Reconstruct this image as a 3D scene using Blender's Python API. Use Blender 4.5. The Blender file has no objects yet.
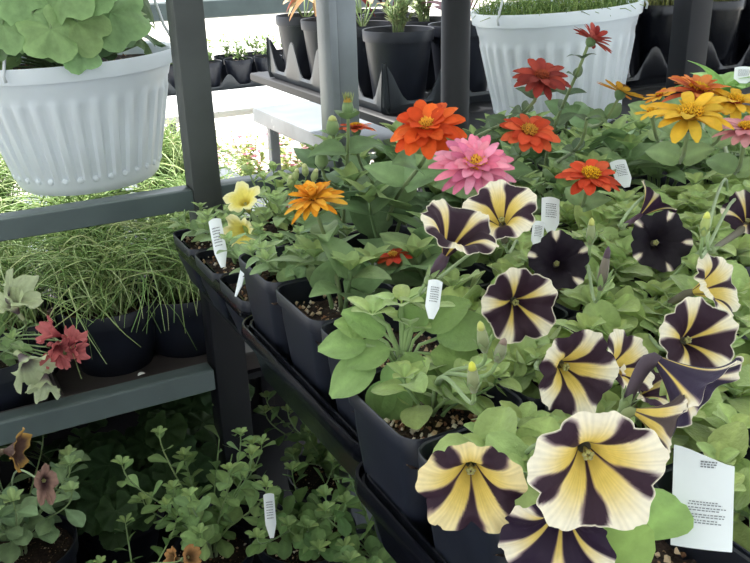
import bpy, math, random
from mathutils import Vector, Matrix
V=Vector
C=bpy.context.scene.collection
sc=bpy.context.scene
# ------------------------------------------------------------ camera frame
F=850.0; H=1.30
PITCH=math.radians(22); ROLL=math.radians(1.6); HEAD=math.radians(27.6)
FW=V((math.sin(HEAD)*math.cos(PITCH),math.cos(HEAD)*math.cos(PITCH),-math.sin(PITCH)))
R0=V((math.cos(HEAD),-math.sin(HEAD),0)); U0=R0.cross(FW)
CR=R0*math.cos(ROLL)-U0*math.sin(ROLL); CU=CR.cross(FW)
CAM=V((0,0,H))
def ray(x,y): return FW+CR*((x-375)/F)+CU*((281.5-y)/F)
def atZ(x,y,d): v=ray(x,y); return CAM+v*(d/-v.z)
def atY(x,y,Y): v=ray(x,y); return CAM+v*(Y/v.y)
def atD(x,y,dist): return CAM+ray(x,y).normalized()*dist
def face(r,u,t): return (CR*r+CU*u-FW*t).normalized()
def Z(d): return H-d
rnd=random.Random(7)
def U(a,b): return rnd.uniform(a,b)
def lin(c):
    return tuple((x/255/12.92 if x/255<=.04045 else ((x/255+.055)/1.055)**2.4) for x in c)
def mix(a,b,t): return tuple(a[i]*(1-t)+b[i]*t for i in range(3))
def vary(c,a=.18):
    k=U(1-a,1+a); j=U(-.06,.06)
    return (min(1,c[0]*k*(1+j)),min(1,c[1]*k),min(1,c[2]*k*(1-j)))
def ss(a,b,x):
    t=max(0,min(1,(x-a)/(b-a))); return t*t*(3-2*t)
# ------------------------------------------------------------ mesh builder
class MB:
    def __init__(s): s.v=[]; s.f=[]; s.c=[]
    def vert(s,p,c=(.5,.5,.5)):
        s.v.append(V(p)); s.c.append(c); return len(s.v)-1
    def grid(s,rows,cols=None,closed=False,c=(.5,.5,.5)):
        ids=[]
        for i,r in enumerate(rows):
            ids.append([s.vert(p,cols[i][j] if cols else c) for j,p in enumerate(r)])
        for i in range(len(ids)-1):
            a,b=ids[i],ids[i+1]; n=len(a)
            for j in range(n if closed else n-1):
                k=(j+1)%n; s.f.append((a[j],a[k],b[k],b[j]))
        return ids
    def cap(s,ring,flip=False):
        s.f.append(tuple(reversed(ring)) if flip else tuple(ring))
    def tube(s,pts,rad,n=6,c=(.5,.5,.5),cap=True):
        pts=[V(p) for p in pts]
        if not isinstance(rad,(list,tuple)): rad=[rad]*len(pts)
        t=(pts[1]-pts[0]).normalized()
        a=t.cross(V((.3,.2,.93))); 
        if a.length<.1: a=t.cross(V((1,0,0)))
        a.normalize(); rows=[]
        for i,p in enumerate(pts):
            q=(pts[min(i+1,len(pts)-1)]-pts[max(i-1,0)])
            if q.length>1e-9: t=q.normalized()
            a=(a-t*a.dot(t)); 
            if a.length<1e-6: a=t.orthogonal()
            a.normalize(); b=t.cross(a)
            rows.append([p+(a*math.cos(6.2832*k/n)+b*math.sin(6.2832*k/n))*rad[i] for k in range(n)])
        ids=s.grid(rows,closed=True,c=c)
        if cap: s.cap(ids[0],True); s.cap(ids[-1])
    def box(s,lo,hi,bev=0,c=(.5,.5,.5)):
        x0,y0,z0=lo;x1,y1,z1=hi;b=bev
        if b<=0:
            i=[s.vert(p,c) for p in [(x0,y0,z0),(x1,y0,z0),(x1,y1,z0),(x0,y1,z0),(x0,y0,z1),(x1,y0,z1),(x1,y1,z1),(x0,y1,z1)]]
            for f in [(0,3,2,1),(4,5,6,7),(0,1,5,4),(1,2,6,5),(2,3,7,6),(3,0,4,7)]: s.f.append(tuple(i[k] for k in f))
        else:
            L=[]
            for (z,o) in ((z0,b),(z0+b,0),(z1-b,0),(z1,b)):
                L.append([V(p+(z,)) for p in rrect(x0+o,y0+o,x1-o,y1-o,b,2)])
            ids=s.grid(L,closed=True,c=c); s.cap(ids[0],True); s.cap(ids[-1])
    def build(s,name,mat,parent=None,smooth=True,kind=None,label=None,autos=False):
        me=bpy.data.meshes.new(name)
        org=worldloc(parent) if parent else V((0,0,0))
        me.from_pydata([tuple(p-org) for p in s.v],[],s.f)
        at=me.color_attributes.new('Col','FLOAT_COLOR','POINT')
        buf=[]
        for c in s.c: buf+= [c[0],c[1],c[2],1.0]
        at.data.foreach_set('color',buf)
        if smooth: me.polygons.foreach_set('use_smooth',[True]*len(me.polygons))
        me.update()
        if autos:
            try: me.set_sharp_from_angle(angle=math.radians(38))
            except Exception: pass
        me.materials.append(mat)
        o=bpy.data.objects.new(name,me); C.objects.link(o)
        if parent: o.parent=parent
        if kind: o['kind']=kind
        if label: o['label']=label
        return o
def worldloc(o):
    l=V((0,0,0))
    while o: l+=o.location; o=o.parent
    return l
def rrect(x0,y0,x1,y1,r,n=4):
    r=min(r,(x1-x0)/2.01,(y1-y0)/2.01); P=[]
    for cx,cy,a0 in ((x1-r,y1-r,0),(x0+r,y1-r,90),(x0+r,y0+r,180),(x1-r,y0+r,270)):
        for k in range(n+1):
            a=math.radians(a0+90*k/n); P.append((cx+r*math.cos(a),cy+r*math.sin(a)))
    return P
def thing(name,label,cat,loc,group=None):
    o=bpy.data.objects.new(name,None); C.objects.link(o); o.location=loc
    o.empty_display_size=.02
    o['label']=label; o['category']=cat
    if group:o['group']=group
    return o
def tag(o,label,cat,group=None):
    o['label']=label;o['category']=cat
    if group:o['group']=group
    return o
# ------------------------------------------------------------ materials
def mat(name,col=None,rough=.5,attr=False,transl=0,noise=0,nscale=40,spec=.5,metal=0,bump=0,bscale=80,speck=None,sheen=0,coat=0,wear=None):
    m=bpy.data.materials.new(name); m.use_nodes=True; nt=m.node_tree; N=nt.nodes; L=nt.links
    b=N['Principled BSDF']; out=N['Material Output']
    b.inputs['Roughness'].default_value=rough; b.inputs['Metallic'].default_value=metal
    b.inputs['Specular IOR Level'].default_value=spec
    if sheen: b.inputs['Sheen Weight'].default_value=sheen; b.inputs['Sheen Roughness'].default_value=.5
    if coat: b.inputs['Coat Weight'].default_value=coat; b.inputs['Coat Roughness'].default_value=.15
    if attr:
        a=N.new('ShaderNodeAttribute'); a.attribute_name='Col'; src=a.outputs['Color']
    else:
        r=N.new('ShaderNodeRGB'); r.outputs[0].default_value=(*lin(col),1); src=r.outputs[0]
    tc=N.new('ShaderNodeTexCoord')
    if noise:
        n=N.new('ShaderNodeTexNoise'); n.inputs['Scale'].default_value=nscale; n.inputs['Detail'].default_value=5
        L.new(tc.outputs['Object'],n.inputs['Vector'])
        mr=N.new('ShaderNodeMapRange'); mr.inputs[1].default_value=.3; mr.inputs[2].default_value=.7
        mr.inputs[3].default_value=1-noise; mr.inputs[4].default_value=1+noise
        L.new(n.outputs['Fac'],mr.inputs[0])
        mx=N.new('ShaderNodeVectorMath'); mx.operation='SCALE'
        L.new(src,mx.inputs[0]); L.new(mr.outputs[0],mx.inputs['Scale']); src=mx.outputs[0]
    if wear:
        wc,ws,wt=wear
        n=N.new('ShaderNodeTexNoise'); n.inputs['Scale'].default_value=ws; n.inputs['Detail'].default_value=9; n.inputs['Roughness'].default_value=.7
        L.new(tc.outputs['Object'],n.inputs['Vector'])
        cr=N.new('ShaderNodeValToRGB'); cr.color_ramp.elements[0].position=wt; cr.color_ramp.elements[1].position=wt+.07
        L.new(n.outputs['Fac'],cr.inputs[0])
        mm=N.new('ShaderNodeMixRGB'); mm.inputs[2].default_value=(*lin(wc),1); L.new(cr.outputs[0],mm.inputs[0]); L.new(src,mm.inputs[1]); src=mm.outputs[0]
    if speck:
        col2,sscale,thr=speck
        vo=N.new('ShaderNodeTexVoronoi'); vo.inputs['Scale'].default_value=sscale
        L.new(tc.outputs['Object'],vo.inputs['Vector'])
        cr=N.new('ShaderNodeValToRGB'); cr.color_ramp.elements[0].position=thr; cr.color_ramp.elements[1].position=thr+.05
        cr.color_ramp.elements[0].color=(1,1,1,1); cr.color_ramp.elements[1].color=(0,0,0,1)
        L.new(vo.outputs['Distance'],cr.inputs[0])
        mm=N.new('ShaderNodeMixRGB'); mm.inputs[2].default_value=(*lin(col2),1)
        L.new(cr.outputs[0],mm.inputs[0]); L.new(src,mm.inputs[1]); src=mm.outputs[0]
    L.new(src,b.inputs['Base Color'])
    if bump:
        n=N.new('ShaderNodeTexNoise'); n.inputs['Scale'].default_value=bscale; n.inputs['Detail'].default_value=6
        L.new(tc.outputs['Object'],n.inputs['Vector'])
        bp=N.new('ShaderNodeBump'); bp.inputs['Strength'].default_value=bump; bp.inputs['Distance'].default_value=.004
        L.new(n.outputs['Fac'],bp.inputs['Height']); L.new(bp.outputs[0],b.inputs['Normal'])
    if transl:
        t=N.new('ShaderNodeBsdfTranslucent'); L.new(src,t.inputs['Color'])
        ms=N.new('ShaderNodeMixShader'); ms.inputs[0].default_value=transl
        L.new(b.outputs[0],ms.inputs[1]); L.new(t.outputs[0],ms.inputs[2]); L.new(ms.outputs[0],out.inputs['Surface'])
    return m
M={}
M['leaf']=mat('leaf_green',attr=True,rough=.55,transl=.28,noise=.10,nscale=120,bump=.25,bscale=300,spec=.35)
M['fuzzy']=mat('petunia_leaf',attr=True,rough=.7,transl=.28,noise=.10,nscale=160,bump=.3,bscale=400,sheen=.4,spec=.3)
M['stem']=mat('plant_stem',attr=True,rough=.6,transl=.15,sheen=.3,spec=.3)
M['petal']=mat('flower_petal',attr=True,rough=.6,transl=.22,noise=.05,nscale=300,bump=.15,bscale=260,spec=.25)
M['zinnia']=mat('zinnia_petal',attr=True,rough=.7,transl=.25,noise=.08,nscale=200,spec=.2)
M['grass']=mat('grass_blade',attr=True,rough=.45,transl=.3,spec=.4)
M['black']=mat('black_pot_plastic',(27,31,43),rough=.42,noise=.15,nscale=30,bump=.06,bscale=60,wear=((120,118,112),55,.72))
M['tray']=mat('black_tray_plastic',(14,16,23),rough=.24,noise=.2,nscale=25,bump=.12,bscale=40,wear=((110,105,100),40,.70))
M['soil']=mat('potting_soil',(48,34,28),rough=.95,noise=.5,nscale=220,bump=.9,bscale=260,speck=((150,120,92),190,.16))
M['perlite']=mat('perlite_grain',attr=True,rough=.8)
M['white']=mat('white_basket_plastic',(240,247,254),rough=.38,noise=.03,nscale=12,transl=.22)
M['rail']=mat('grey_painted_steel',(84,96,98),rough=.42,noise=.12,nscale=14,bump=.08,bscale=50,wear=((190,195,195),22,.74))
M['postm']=mat('dark_weathered_steel',(68,72,72),rough=.55,spec=.35,noise=.2,nscale=12,bump=.1,bscale=40,wear=((110,112,112),10,.66))
M['galv']=mat('galvanised_steel',(120,126,132),rough=.38,noise=.2,nscale=10,metal=.35,bump=.05,wear=((176,182,186),9,.62))
M['darkrail']=mat('dark_painted_steel',(22,23,29),rough=.5,spec=.3,noise=.2,nscale=14)
M['tagm']=mat('plant_tag_plastic',(232,238,242),rough=.35,noise=.03,transl=.08)
M['ink']=mat('tag_ink',(120,124,132),rough=.6,noise=.1)
M['inkdark']=mat('tag_ink_dark',(62,64,72),rough=.6,noise=.1)
M['ground']=mat('pale_gravel_ground',(205,200,190),rough=.9,noise=.2,nscale=30,bump=.5,bscale=60)
M['bench']=mat('white_bench_plastic',(225,228,230),rough=.5,noise=.06,nscale=6,bump=.1)
M['grey']=mat('grey_tray_plastic',(70,74,80),rough=.4,noise=.12,nscale=20,wear=((130,130,130),30,.7))
M['shade']=mat('shade_cloth',(205,208,206),rough=.9,transl=.55,noise=.05,nscale=5)
M['hook']=mat('wire_hanger',(205,210,215),rough=.35,noise=.05)
M['litter']=mat('dry_litter',attr=True,rough=.9)
# ------------------------------------------------------------ generic shapes
def bez(p0,p1,p2,p3,n=10):
    out=[]
    for i in range(n+1):
        t=i/n;a=1-t
        out.append(p0*a**3+p1*3*a*a*t+p2*3*a*t*t+p3*t**3)
    return out
def leaf(mb,p,d,n,L,W,col,kind='ov',bend=.5,fold=.15,nr=8,wav=0):
    d=d.normalized(); s=d.cross(n)
    if s.length<.05: s=d.orthogonal()
    s.normalize(); n=s.cross(d).normalized()
    rows=[];cols=[]; q=V(p); step=L/nr; ph=U(0,6)
    mid=tuple(min(1,x*1.25) for x in col)
    for i in range(nr+1):
        t=i/nr
        if kind=='ov': w=math.sin(math.pi*min(1,t**.85*.985+.012))**.8
        elif kind=='zin': w=(math.sin(math.pi*t**.62)**.9 if 0<t<1 else .03)
        elif kind=='pt': w=.10 if t<.2 else max(.10,math.sin(math.pi*min(1,((t-.16)/.84)**.85*.97))**.62)
        elif kind=='sp': w=max(.04,(math.sin(math.pi*min(1,t**1.6*.97+.0))**.75))
        else: w=math.sin(math.pi*t)**.6
        if i==0: w=.10
        if i==nr: w=.05 if kind=='zin' else .16
        a=bend*(t-.25)*1.2
        dd=(d*math.cos(a)-n*math.sin(a)); nn=(n*math.cos(a)+d*math.sin(a))
        w*=W/2; row=[];cr=[]
        for u in (-1,-.55,0,.55,1):
            row.append(q+s*(u*w)+nn*(fold*abs(u)*w*2+ (wav*w*math.sin(9*t+ph+u*2) if abs(u)==1 else 0)))
            cr.append(mid if u==0 else col)
        rows.append(row);cols.append(cr); q=q+dd*step
    mb.grid(rows,cols)
def lobed(mb,c,n,d,R,col,lobes=7,bend=.2,depth=.14):
    # round scalloped leaf attached at c, spreading along d
    n=n.normalized(); d=(d-n*d.dot(n)).normalized(); s=d.cross(n)
    NA=42; rows=[];cols=[]; ph=U(0,6)
    edge=tuple(min(1,x*1.35) for x in col)
    for i in range(5):
        t=i/4; row=[];cr=[]
        for k in range(NA+1):
            a=-math.pi*.93+2*math.pi*.93*k/NA
            r=R*(1-depth+depth*abs(math.cos(a*lobes/2))**.7)*(1+.03*math.sin(a*23+ph))
            z=-bend*R*t*t+ .09*R*t*math.sin(a*lobes+ph)*t+.04*R*math.sin(a*3+ph)*t
            row.append(c+d*(r*t*math.cos(a)+R*.0)+s*(r*t*math.sin(a))+n*z)
            cr.append(edge if i==4 else mix(col,edge,.35*(abs(math.cos(a*lobes/2))>.93)))
        rows.append(row);cols.append(cr)
    mb.grid(rows,cols)
def squarepot(cx,cy,d,w=.091,h=.12,parent=None,soil=.022,grains=60):
    """moulded square nursery pot with folded rim; rim at depth d below the eye"""
    z=Z(d); mb=MB(); L=[]
    for (zz,hw,r) in ((z-h,w*.345,.010),(z-h+.004,w*.36,.012),(z-.03,w*.455,.012),(z-.013,w*.463,.012),(z-.0125,w*.492,.013),(z-.001,w*.5,.014),
                      (z,w*.492,.013),(z-.001,w*.478,.012),(z-.03,w*.44,.011),(z-h+.006,w*.33,.009)):
        L.append([V((x,y,zz)) for x,y in rrect(cx-hw,cy-hw,cx+hw,cy+hw,r,4)])
    ids=mb.grid(L,closed=True); mb.cap(ids[0],True); mb.cap(ids[-1])
    mb.build('pot',M['black'],parent,autos=True)
    soilmesh(V((cx,cy,z-soil)),w*.45,parent,True,grains)
def soilmesh(c,r,parent,square,grains=60):
    mb=MB(); n=12; rows=[]
    for i in range(n+1):
        row=[]
        for j in range(n+1):
            u=i/n*2-1;v=j/n*2-1
            if not square:
                a=math.sqrt(1-v*v/2);b=math.sqrt(1-u*u/2);u,v=u*a,v*b
            dd=max(abs(u),abs(v)) if square else math.hypot(u,v)
            row.append(c+V((u*r,v*r,U(-.0025,.003)+.006*(1-dd))))
        rows.append(row)
    mb.grid(rows); mb.build('soil',M['soil'],parent)
    if grains:
        g=MB()
        for k in range(grains):
            a=U(0,6.28);q=math.sqrt(U(0,1))*r*.93
            if square: p=c+V((U(-.92,.92)*r,U(-.92,.92)*r,.005))
            else: p=c+V((q*math.cos(a),q*math.sin(a),.005))
            s=U(.0010,.0026); col=lin(rnd.choice([(214,190,160),(150,110,80),(196,166,132),(120,84,60),(225,215,200)]))
            ax=[V((U(-1,1),U(-1,1),U(-1,1))).normalized()*s*U(.7,1.3) for _ in range(6)]
            i=[g.vert(p+x,col) for x in (V((s,0,0))+ax[0]*.4,V((0,s,0))+ax[1]*.4,V((-s,0,0))+ax[2]*.4,V((0,-s,0))+ax[3]*.4,V((0,0,s)),V((0,0,-s)))]
            for f in ((0,1,4),(1,2,4),(2,3,4),(3,0,4),(1,0,5),(2,1,5),(3,2,5),(0,3,5)): g.f.append(tuple(i[q] for q in f))
        g.build('perlite',M['perlite'],parent,smooth=False,kind='stuff')
def roundpot(cx,cy,ztop,r,h,parent,material='black',soil=.025,grains=30,n=40,lip=.006):
    mb=MB(); L=[]
    for zz,rr in ((-h,r*.70),(-h+.004,r*.72),(-.022,r*.93),(-.0215,r*.985),(-.002,r),(0,r*.99),(-.001,r-lip*.6),(-.03,r*.9),(-h+.006,r*.69)):
        L.append([V((cx+rr*math.cos(6.28318*k/n),cy+rr*math.sin(6.28318*k/n),ztop+zz)) for k in range(n)])
    ids=mb.grid(L,closed=True); mb.cap(ids[0],True); mb.cap(ids[-1])
    mb.build('pot',M[material],parent,autos=True)
    soilmesh(V((cx,cy,ztop-soil)),r*.9,parent,False,grains)
def tray(x0,y0,x1,y1,d,h,label,material='tray'):
    t=thing('nursery_tray',label,'tray',(x0,y0,Z(d)-h))
    z=Z(d); mb=MB(); L=[]
    for zz,o,r in ((-h,.020,.012),(-h+.003,.016,.016),(-.016,.0075,.020),(-.0155,.001,.024),(-.010,0,.024),(-.004,.0005,.024),(-.0002,.0015,.022),(-.0002,.003,.022),(-.0055,.0048,.021),(-.0055,.0062,.021),(-.0002,.008,.019),(-.0002,.0095,.019),(-.005,.0110,.018),(-h+.004,.022,.012)):
        L.append([V((x,y,z+zz)) for x,y in rrect(x0+o,y0+o,x1-o,y1-o,r,5)])
    ids=mb.grid(L,closed=True); mb.cap(ids[0],True); mb.cap(ids[-1])
    mb.build('tray_shell',M[material],t,autos=True)
    return t
# ------------------------------------------------------------ flowers
BLK=lin((50,32,46)); YEL=lin((236,208,110)); CRM=lin((252,243,222)); PUR=lin((112,66,110))
def pal_star(th,t,p):
    """pinwheel petunia: cream star ray down each lobe, near-black heart between the lobes"""
    sect=(th/(2*math.pi)*5+.5)%1-.5           # 0 mid lobe, +-.5 notch
    if p['w']>.22: hw=.5-(.5-p['w'])*(.42+.85*ss(.1,.72,t)-.22*ss(.8,1,t))
    else: hw=p['w']*(.62+.45*t)-p.get('inn',0)*(1-ss(.5,.8,t))
    hw+= p.get('j',0)*math.sin(th*3+p['ph'])*.25
    hw*=1+.10*math.sin(th*11+t*7+p['ph'])
    k=ss(hw-.035,hw+.035,abs(sect))
    cream=mix(YEL,CRM,ss(.25,.95,t)*p.get('white',1))
    cream=mix(cream,lin((196,170,70)),.5*(1-ss(0,.25,t)))
    veins=.93+.07*math.sin(sect*70)
    cream=tuple(x*veins for x in cream)
    if p.get('rim',0): k*=1-ss(1-p['rim'],1-p['rim']*.4,t)
    dark=mix(BLK,lin(p.get('dark',(44,28,44))),1)
    c=mix(cream,dark,k)
    b=4*k*(1-k)
    return mix(c,PUR,b*.5)
def petunia(parent,px,py,size_px,f,real=.066,rot=0,w=.25,cup=.25,ruf=.06,tube=.9,squash=None,pal='star',lip=0,name='flower',dark=(52,33,47),rim=0,white=1,label=None,base=None,dist=None,tubecol=None,fold=None,open_=1.0,nd=.15,inn=0):
    dist=dist or real*F/size_px
    R=real/2; c=atD(px,py,dist); n=face(*f)
    a=CU-n*CU.dot(n)
    if a.length<.2: a=-FW-n*(-FW).dot(n)
    a.normalize(); b=n.cross(a); 
    Ma=Matrix.Rotation(rot,3,n); a=Ma@a; b=Ma@b
    NA,NR=130,18; rows=[];cols=[]; ph=U(0,6)
    p=dict(inn=inn,w=w,ph=ph,rim=rim,white=white,dark=dark,j=.04)
    r0=R*.10
    tl=tube*R
    if fold: fa=(CR*fold[0]+CU*fold[1]); fa=(fa-n*fa.dot(n)).normalized(); fk=fold[2]; f0=fold[3]
    for i in range(NR+1):
        t=i/NR; row=[];cr=[]
        for k in range(NA):
            th=2*math.pi*k/NA
            sect=(th/(2*math.pi)*5+.5)%1-.5
            notch=1-nd*(abs(sect)*2)**2.4*t-.02*math.sin(th*17+ph)*t
            r=(r0+(R*open_-r0)*t)*notch
            # trumpet profile: deep throat, flaring limb
            z=-R*.62*(1-t)**3.0 - cup*R*(1-t)**1.3*.6 
            z+=-lip*R*ss(.55,1,t)*.5
            z+=ruf*R*t*t*(math.cos(th*5)*1.0+.6*math.sin(th*10+ph)+.5*math.sin(th*3+ph*2))
            z-=.05*R*t*(abs(sect)<.06)
            q=a*(r*math.cos(th))+b*(r*math.sin(th))
            if squash: q=q-squash_dir(n,squash[0])*q.dot(squash_dir(n,squash[0]))*(1-squash[1])
            if fold:
                e=max(0,q.dot(fa)-f0*R)
                if e>0:
                    ang=min(2.6,e/R*fk); rr=R/fk
                    q=q-fa*e+fa*(rr*math.sin(ang)); z-=rr*(1-math.cos(ang))
            row.append(c+q+n*z)
            cc=pal_star(th,t,p) if pal=='star' else pal(th,t,sect)
            cr.append(cc)
        rows.append(row);cols.append(cr)
    mb=MB(); 
    mb.grid(rows,cols,closed=True)
    # outside of the tube
    zb=-R*.62-cup*R*.6
    tc=tubecol or lin((116,112,96)); tips=[]
    sag=.5*max(0,1-max(0,n.z)*1.3)
    end=base if base is not None else c+n*(zb-tl*(1-.35*sag))-V((0,0,tl*sag))
    start=c+n*(zb+.015*R)
    pts=bez(start,start-n*tl*.4,end+(start-end)*.2+V((0,0,.0)),end,8)
    rr=[R*.19*(1-.62*(q/8)**.8) for q in range(9)]; rr[0]=r0*1.0
    rr[1]=r0*1.35
    mb.tube(pts,rr,10,tc,cap=False)
    fl=mb.build(name,M['petal'],parent,label=label)
    # calyx
    cb=MB(); ax=(pts[-1]-pts[-2]).normalized(); g=lin((126,146,96))
    for k in range(5):
        o=ax.orthogonal().normalized(); o.rotate(Matrix.Rotation(k*1.2566,3,ax)) 
        leaf(cb,end+ax*.002,(-ax*.85+o*.45),o,R*.42,R*.13,g,'ov',-.4,.2,nr=5)
    cb.tube([end+ax*.004,end,end-ax*.003],[.0012,.0028,.0022],8,g)
    cb.build('calyx',M['stem'],fl)
    sb=MB(); cc=c+n*(zb+R*.12)
    for k in range(5):
        o=(a*math.cos(k*1.2566)+b*math.sin(k*1.2566))*R*.05
        sb.tube([cc-n*R*.1,cc+o+n*R*.10,cc+o*1.2+n*R*.14],[.0005,.0005,.0011],6,lin((180,178,110)))
    sb.build('stamens',M['stem'],fl)
    return end,ax
def squash_dir(n,a):
    x=CR-n*CR.dot(n); x.normalize(); y=n.cross(x); return x*math.cos(a)+y*math.sin(a)
def zinnia(parent,px,py,size_px,f,real=.065,cols=((232,96,48),),layers=3,n1=17,wd=.34,center=((226,180,50),(170,70,40)),droop=.25,dist=None,label=None,cr=.24,seed=0,upk=.25,miss=0,name='flower',jit=.1):
    dist=dist or real*F/size_px; R=real/2; c=atD(px,py,dist); n=face(*f)
    a=n.orthogonal().normalized(); b=n.cross(a); mb=MB()
    for l in range(layers):
        m=max(7,int(n1*(1-.17*l))); ro=1-.20*l; off=U(0,6)
        for k in range(m):
            if U(0,1)<miss: continue
            th=off+6.2832*k/m+U(-.1,.1); o=a*math.cos(th)+b*math.sin(th)
            el=.06+upk*l+U(-jit,jit)
            d=o*math.cos(el)+n*math.sin(el)
            col=vary(lin(rnd.choice(cols)),.14)
            L=R*ro*U(.88,1.06)
            # petal: strap with rounded notched tip
            s=d.cross(n).normalized(); nn=s.cross(d).normalized(); W=R*wd*U(.85,1.15)
            rows=[];cc=[]; q=c+n*(R*.035*l); nr=7; tw=U(-.25,.25)
            for i in range(nr+1):
                t=i/nr; w=(.35+.65*ss(0,.55,t))*(1-.75*ss(.78,1.02,t))*W/2
                an=droop*(t-.2)*1.6+(U(-.05,.05)); dd=d*math.cos(an)-nn*math.sin(an); nm=nn*math.cos(an)+d*math.sin(an)
                row=[]
                for u in (-1,-.4,.4,1):
                    row.append(q+s*(u*w)+nm*(.22*w*u*u+tw*w*u*t))
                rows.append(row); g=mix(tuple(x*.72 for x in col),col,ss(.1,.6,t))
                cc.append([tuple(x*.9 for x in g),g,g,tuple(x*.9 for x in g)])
                q=q+dd*(L/nr)
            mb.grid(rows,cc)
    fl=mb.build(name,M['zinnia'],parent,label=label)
    # centre: dark dome ringed with little star florets
    cb=MB(); r=R*cr; dome=[]
    for i in range(5):
        an=i/4*1.45; dome.append([c+n*(R*.06+r*.75*math.sin(an))+(a*math.cos(k*.5236)+b*math.sin(k*.5236))*r*math.cos(an) for k in range(12)])
    ids=cb.grid(dome,closed=True,c=lin(center[1])); cb.cap(ids[-1])
    for k in range(34):
        rr=r*math.sqrt((k+.5)/34)*1.12; th=k*2.4; o=a*math.cos(th)+b*math.sin(th)
        h=math.sqrt(max(0,1-(rr/r/1.2)**2))
        p=c+o*rr+n*(R*.06+r*.75*h)
        col=vary(lin(center[0]),.2)
        for j in range(4):
            e=(a*math.cos(th+j*1.57)+b*math.sin(th+j*1.57))
            leaf(cb,p,(n*.8+e*.7),n,R*.10,R*.05,col,'ov',.5,.1,nr=3)
    cb.build('flower_center',M['zinnia'],fl)
    # green involucre behind
    g=MB(); gc=lin((96,124,80))
    L=[[c-n*R*z+(a*math.cos(k*.6283)+b*math.sin(k*.6283))*R*q for k in range(10)] for z,q in ((-.02,.20),(.10,.24),(.24,.17),(.34,.05))]
    ids=g.grid(L,closed=True,c=gc); g.cap(ids[-1]); g.build('calyx',M['stem'],fl)
    return c-n*R*.33,-n
def stemcurve(mb,p0,p1,d1,r=.0014,c=(.2,.3,.1),up=.5,r1=None):
    L=(p1-p0).length
    pts=bez(p0,p0+V((0,0,1))*L*up,p1+d1*L*.22,p1,12)
    r1=r1 or r*.75
    mb.tube(pts,[r+(r1-r)*i/12 for i in range(13)],7,c)
    return pts
# ------------------------------------------------------------ foliage kinds
G_PET=lin((170,192,122)); G_PET2=lin((138,166,108)); G_ZIN=lin((130,156,108)); G_ZIN2=lin((108,134,92)); G_DK=lin((70,98,58)); G_STEM=lin((140,166,110))
def shoot(lf,st,p0,tip,n,L,W,col,kind='ov',rad=.0015,dens=1,bend=.5,topcluster=True):
    D=(tip-p0).length
    pts=bez(p0,p0+V((0,0,D*.4)),tip-V((0,0,D*.25)),tip,12)
    st.tube(pts,[rad*(1-.4*i/12) for i in range(13)],6,vary(G_STEM if kind!='zin' else lin((120,146,96)),.1))
    a0=U(0,6.28)
    for k in range(n):
        t=.15+.85*(k+.5)/n; i=min(11,int(t*12)); p=pts[i].lerp(pts[i+1],t*12-i)
        ax=(pts[i+1]-pts[i]).normalized(); o=ax.orthogonal().normalized()
        for m in range(2 if kind=='zin' else 1):
            an=a0+k*(1.57 if kind=='zin' else 2.4)+m*3.14+U(-.25,.25)
            q=o.copy(); q.rotate(Matrix.Rotation(an,3,ax))
            d=q*.9+ax*U(.15,.6)+V((0,0,U(-.05,.3)))
            s=(1-.35*t)*U(.8,1.2)
            leaf(lf,p,d,ax*.7+V((0,0,.7)),L*s,W*s,vary(col),kind,U(bend*.4,bend*1.5),U(.02,.22),nr=7,wav=.06)
    if topcluster:
        for k in range(5):
            an=k*1.2566+a0; d=V((math.cos(an),math.sin(an),U(.5,1.1)))
            leaf(lf,tip,d,V((0,0,1)),L*.42*U(.8,1.2),W*.38,vary(mix(col,G_PET,.5),.1),kind,.4,.2,nr=5)
def clump(root,c,n,spread,h,L,W,col,kind='ov',per=6,mat_='fuzzy',lean=V((0,0,0)),rad=.0015,bend=.5,extra=None,top=True):
    lf=MB();st=MB()
    for k in range(n):
        an=6.2832*k/n+U(-.4,.4); s=spread*U(.45,1.1)
        tip=c+V((math.cos(an)*s,math.sin(an)*s,h*U(.6,1.15)))+lean*U(.5,1.2)
        shoot(lf,st,c+V((math.cos(an)*.006,math.sin(an)*.006,-.004)),tip,per,L,W,col,kind,rad,bend=bend,topcluster=top)
    if extra: extra(lf,st)
    return lf,st
def finish(root,lf,st,m='fuzzy'):
    if lf.v: lf.build('foliage',M[m],root)
    if st.v: st.build('stems',M['stem'],root)
# ============================================================ SETTING
g=MB(); n=24
rows=[[V((-14+i*28/n,-6+j*26/n,0)) for j in range(n+1)] for i in range(n+1)]
g.grid(rows); o=g.build('floor',M['ground'],kind='structure')
YR=2.50; ZR=H+1.5
g=MB(); g.box((-7,-5,ZR),(8,YR,ZR+.01)); o=g.build('ceiling',M['shade'],kind='structure',smooth=False)
# ============================================================ BENCH (near, right)
rk=thing('plant_bench','dark steel plant bench carrying the black trays of zinnias and striped petunias','bench',(.31,1.04,0))
def post(name,x0,y0,x1,y1,z0,z1,m,par): b=MB(); b.box((x0,y0,z0),(x1,y1,z1),.002); return b.build(name,M[m],par,autos=True)
post('post',.291,1.06,.329,1.095,Z(.4465),H+.32,'postm',rk); post('leg',.294,1.058,.341,1.099,0,Z(.4460),'darkrail',rk)
post('post',.291,.02,.329,.055,0,Z(.44),'darkrail',rk)
post('rail',.285,-.45,.315,1.06,Z(.445),Z(.4075),'darkrail',rk)
post('rail',.315,1.064,1.9,1.09,Z(.445),Z(.4075),'darkrail',rk)
post('rail',.315,.0,1.9,.026,Z(.445),Z(.4075),'darkrail',rk)
for k in range(2): post('post',1.87,(1.06,.02)[k],1.905,(1.095,.055)[k],0,Z(.445),'darkrail',rk)
s=MB()
for k in range(16): y=-.4+k*.098; s.box((.315,y,Z(.4125)),(1.87,y+.008,Z(.4075)))
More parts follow.
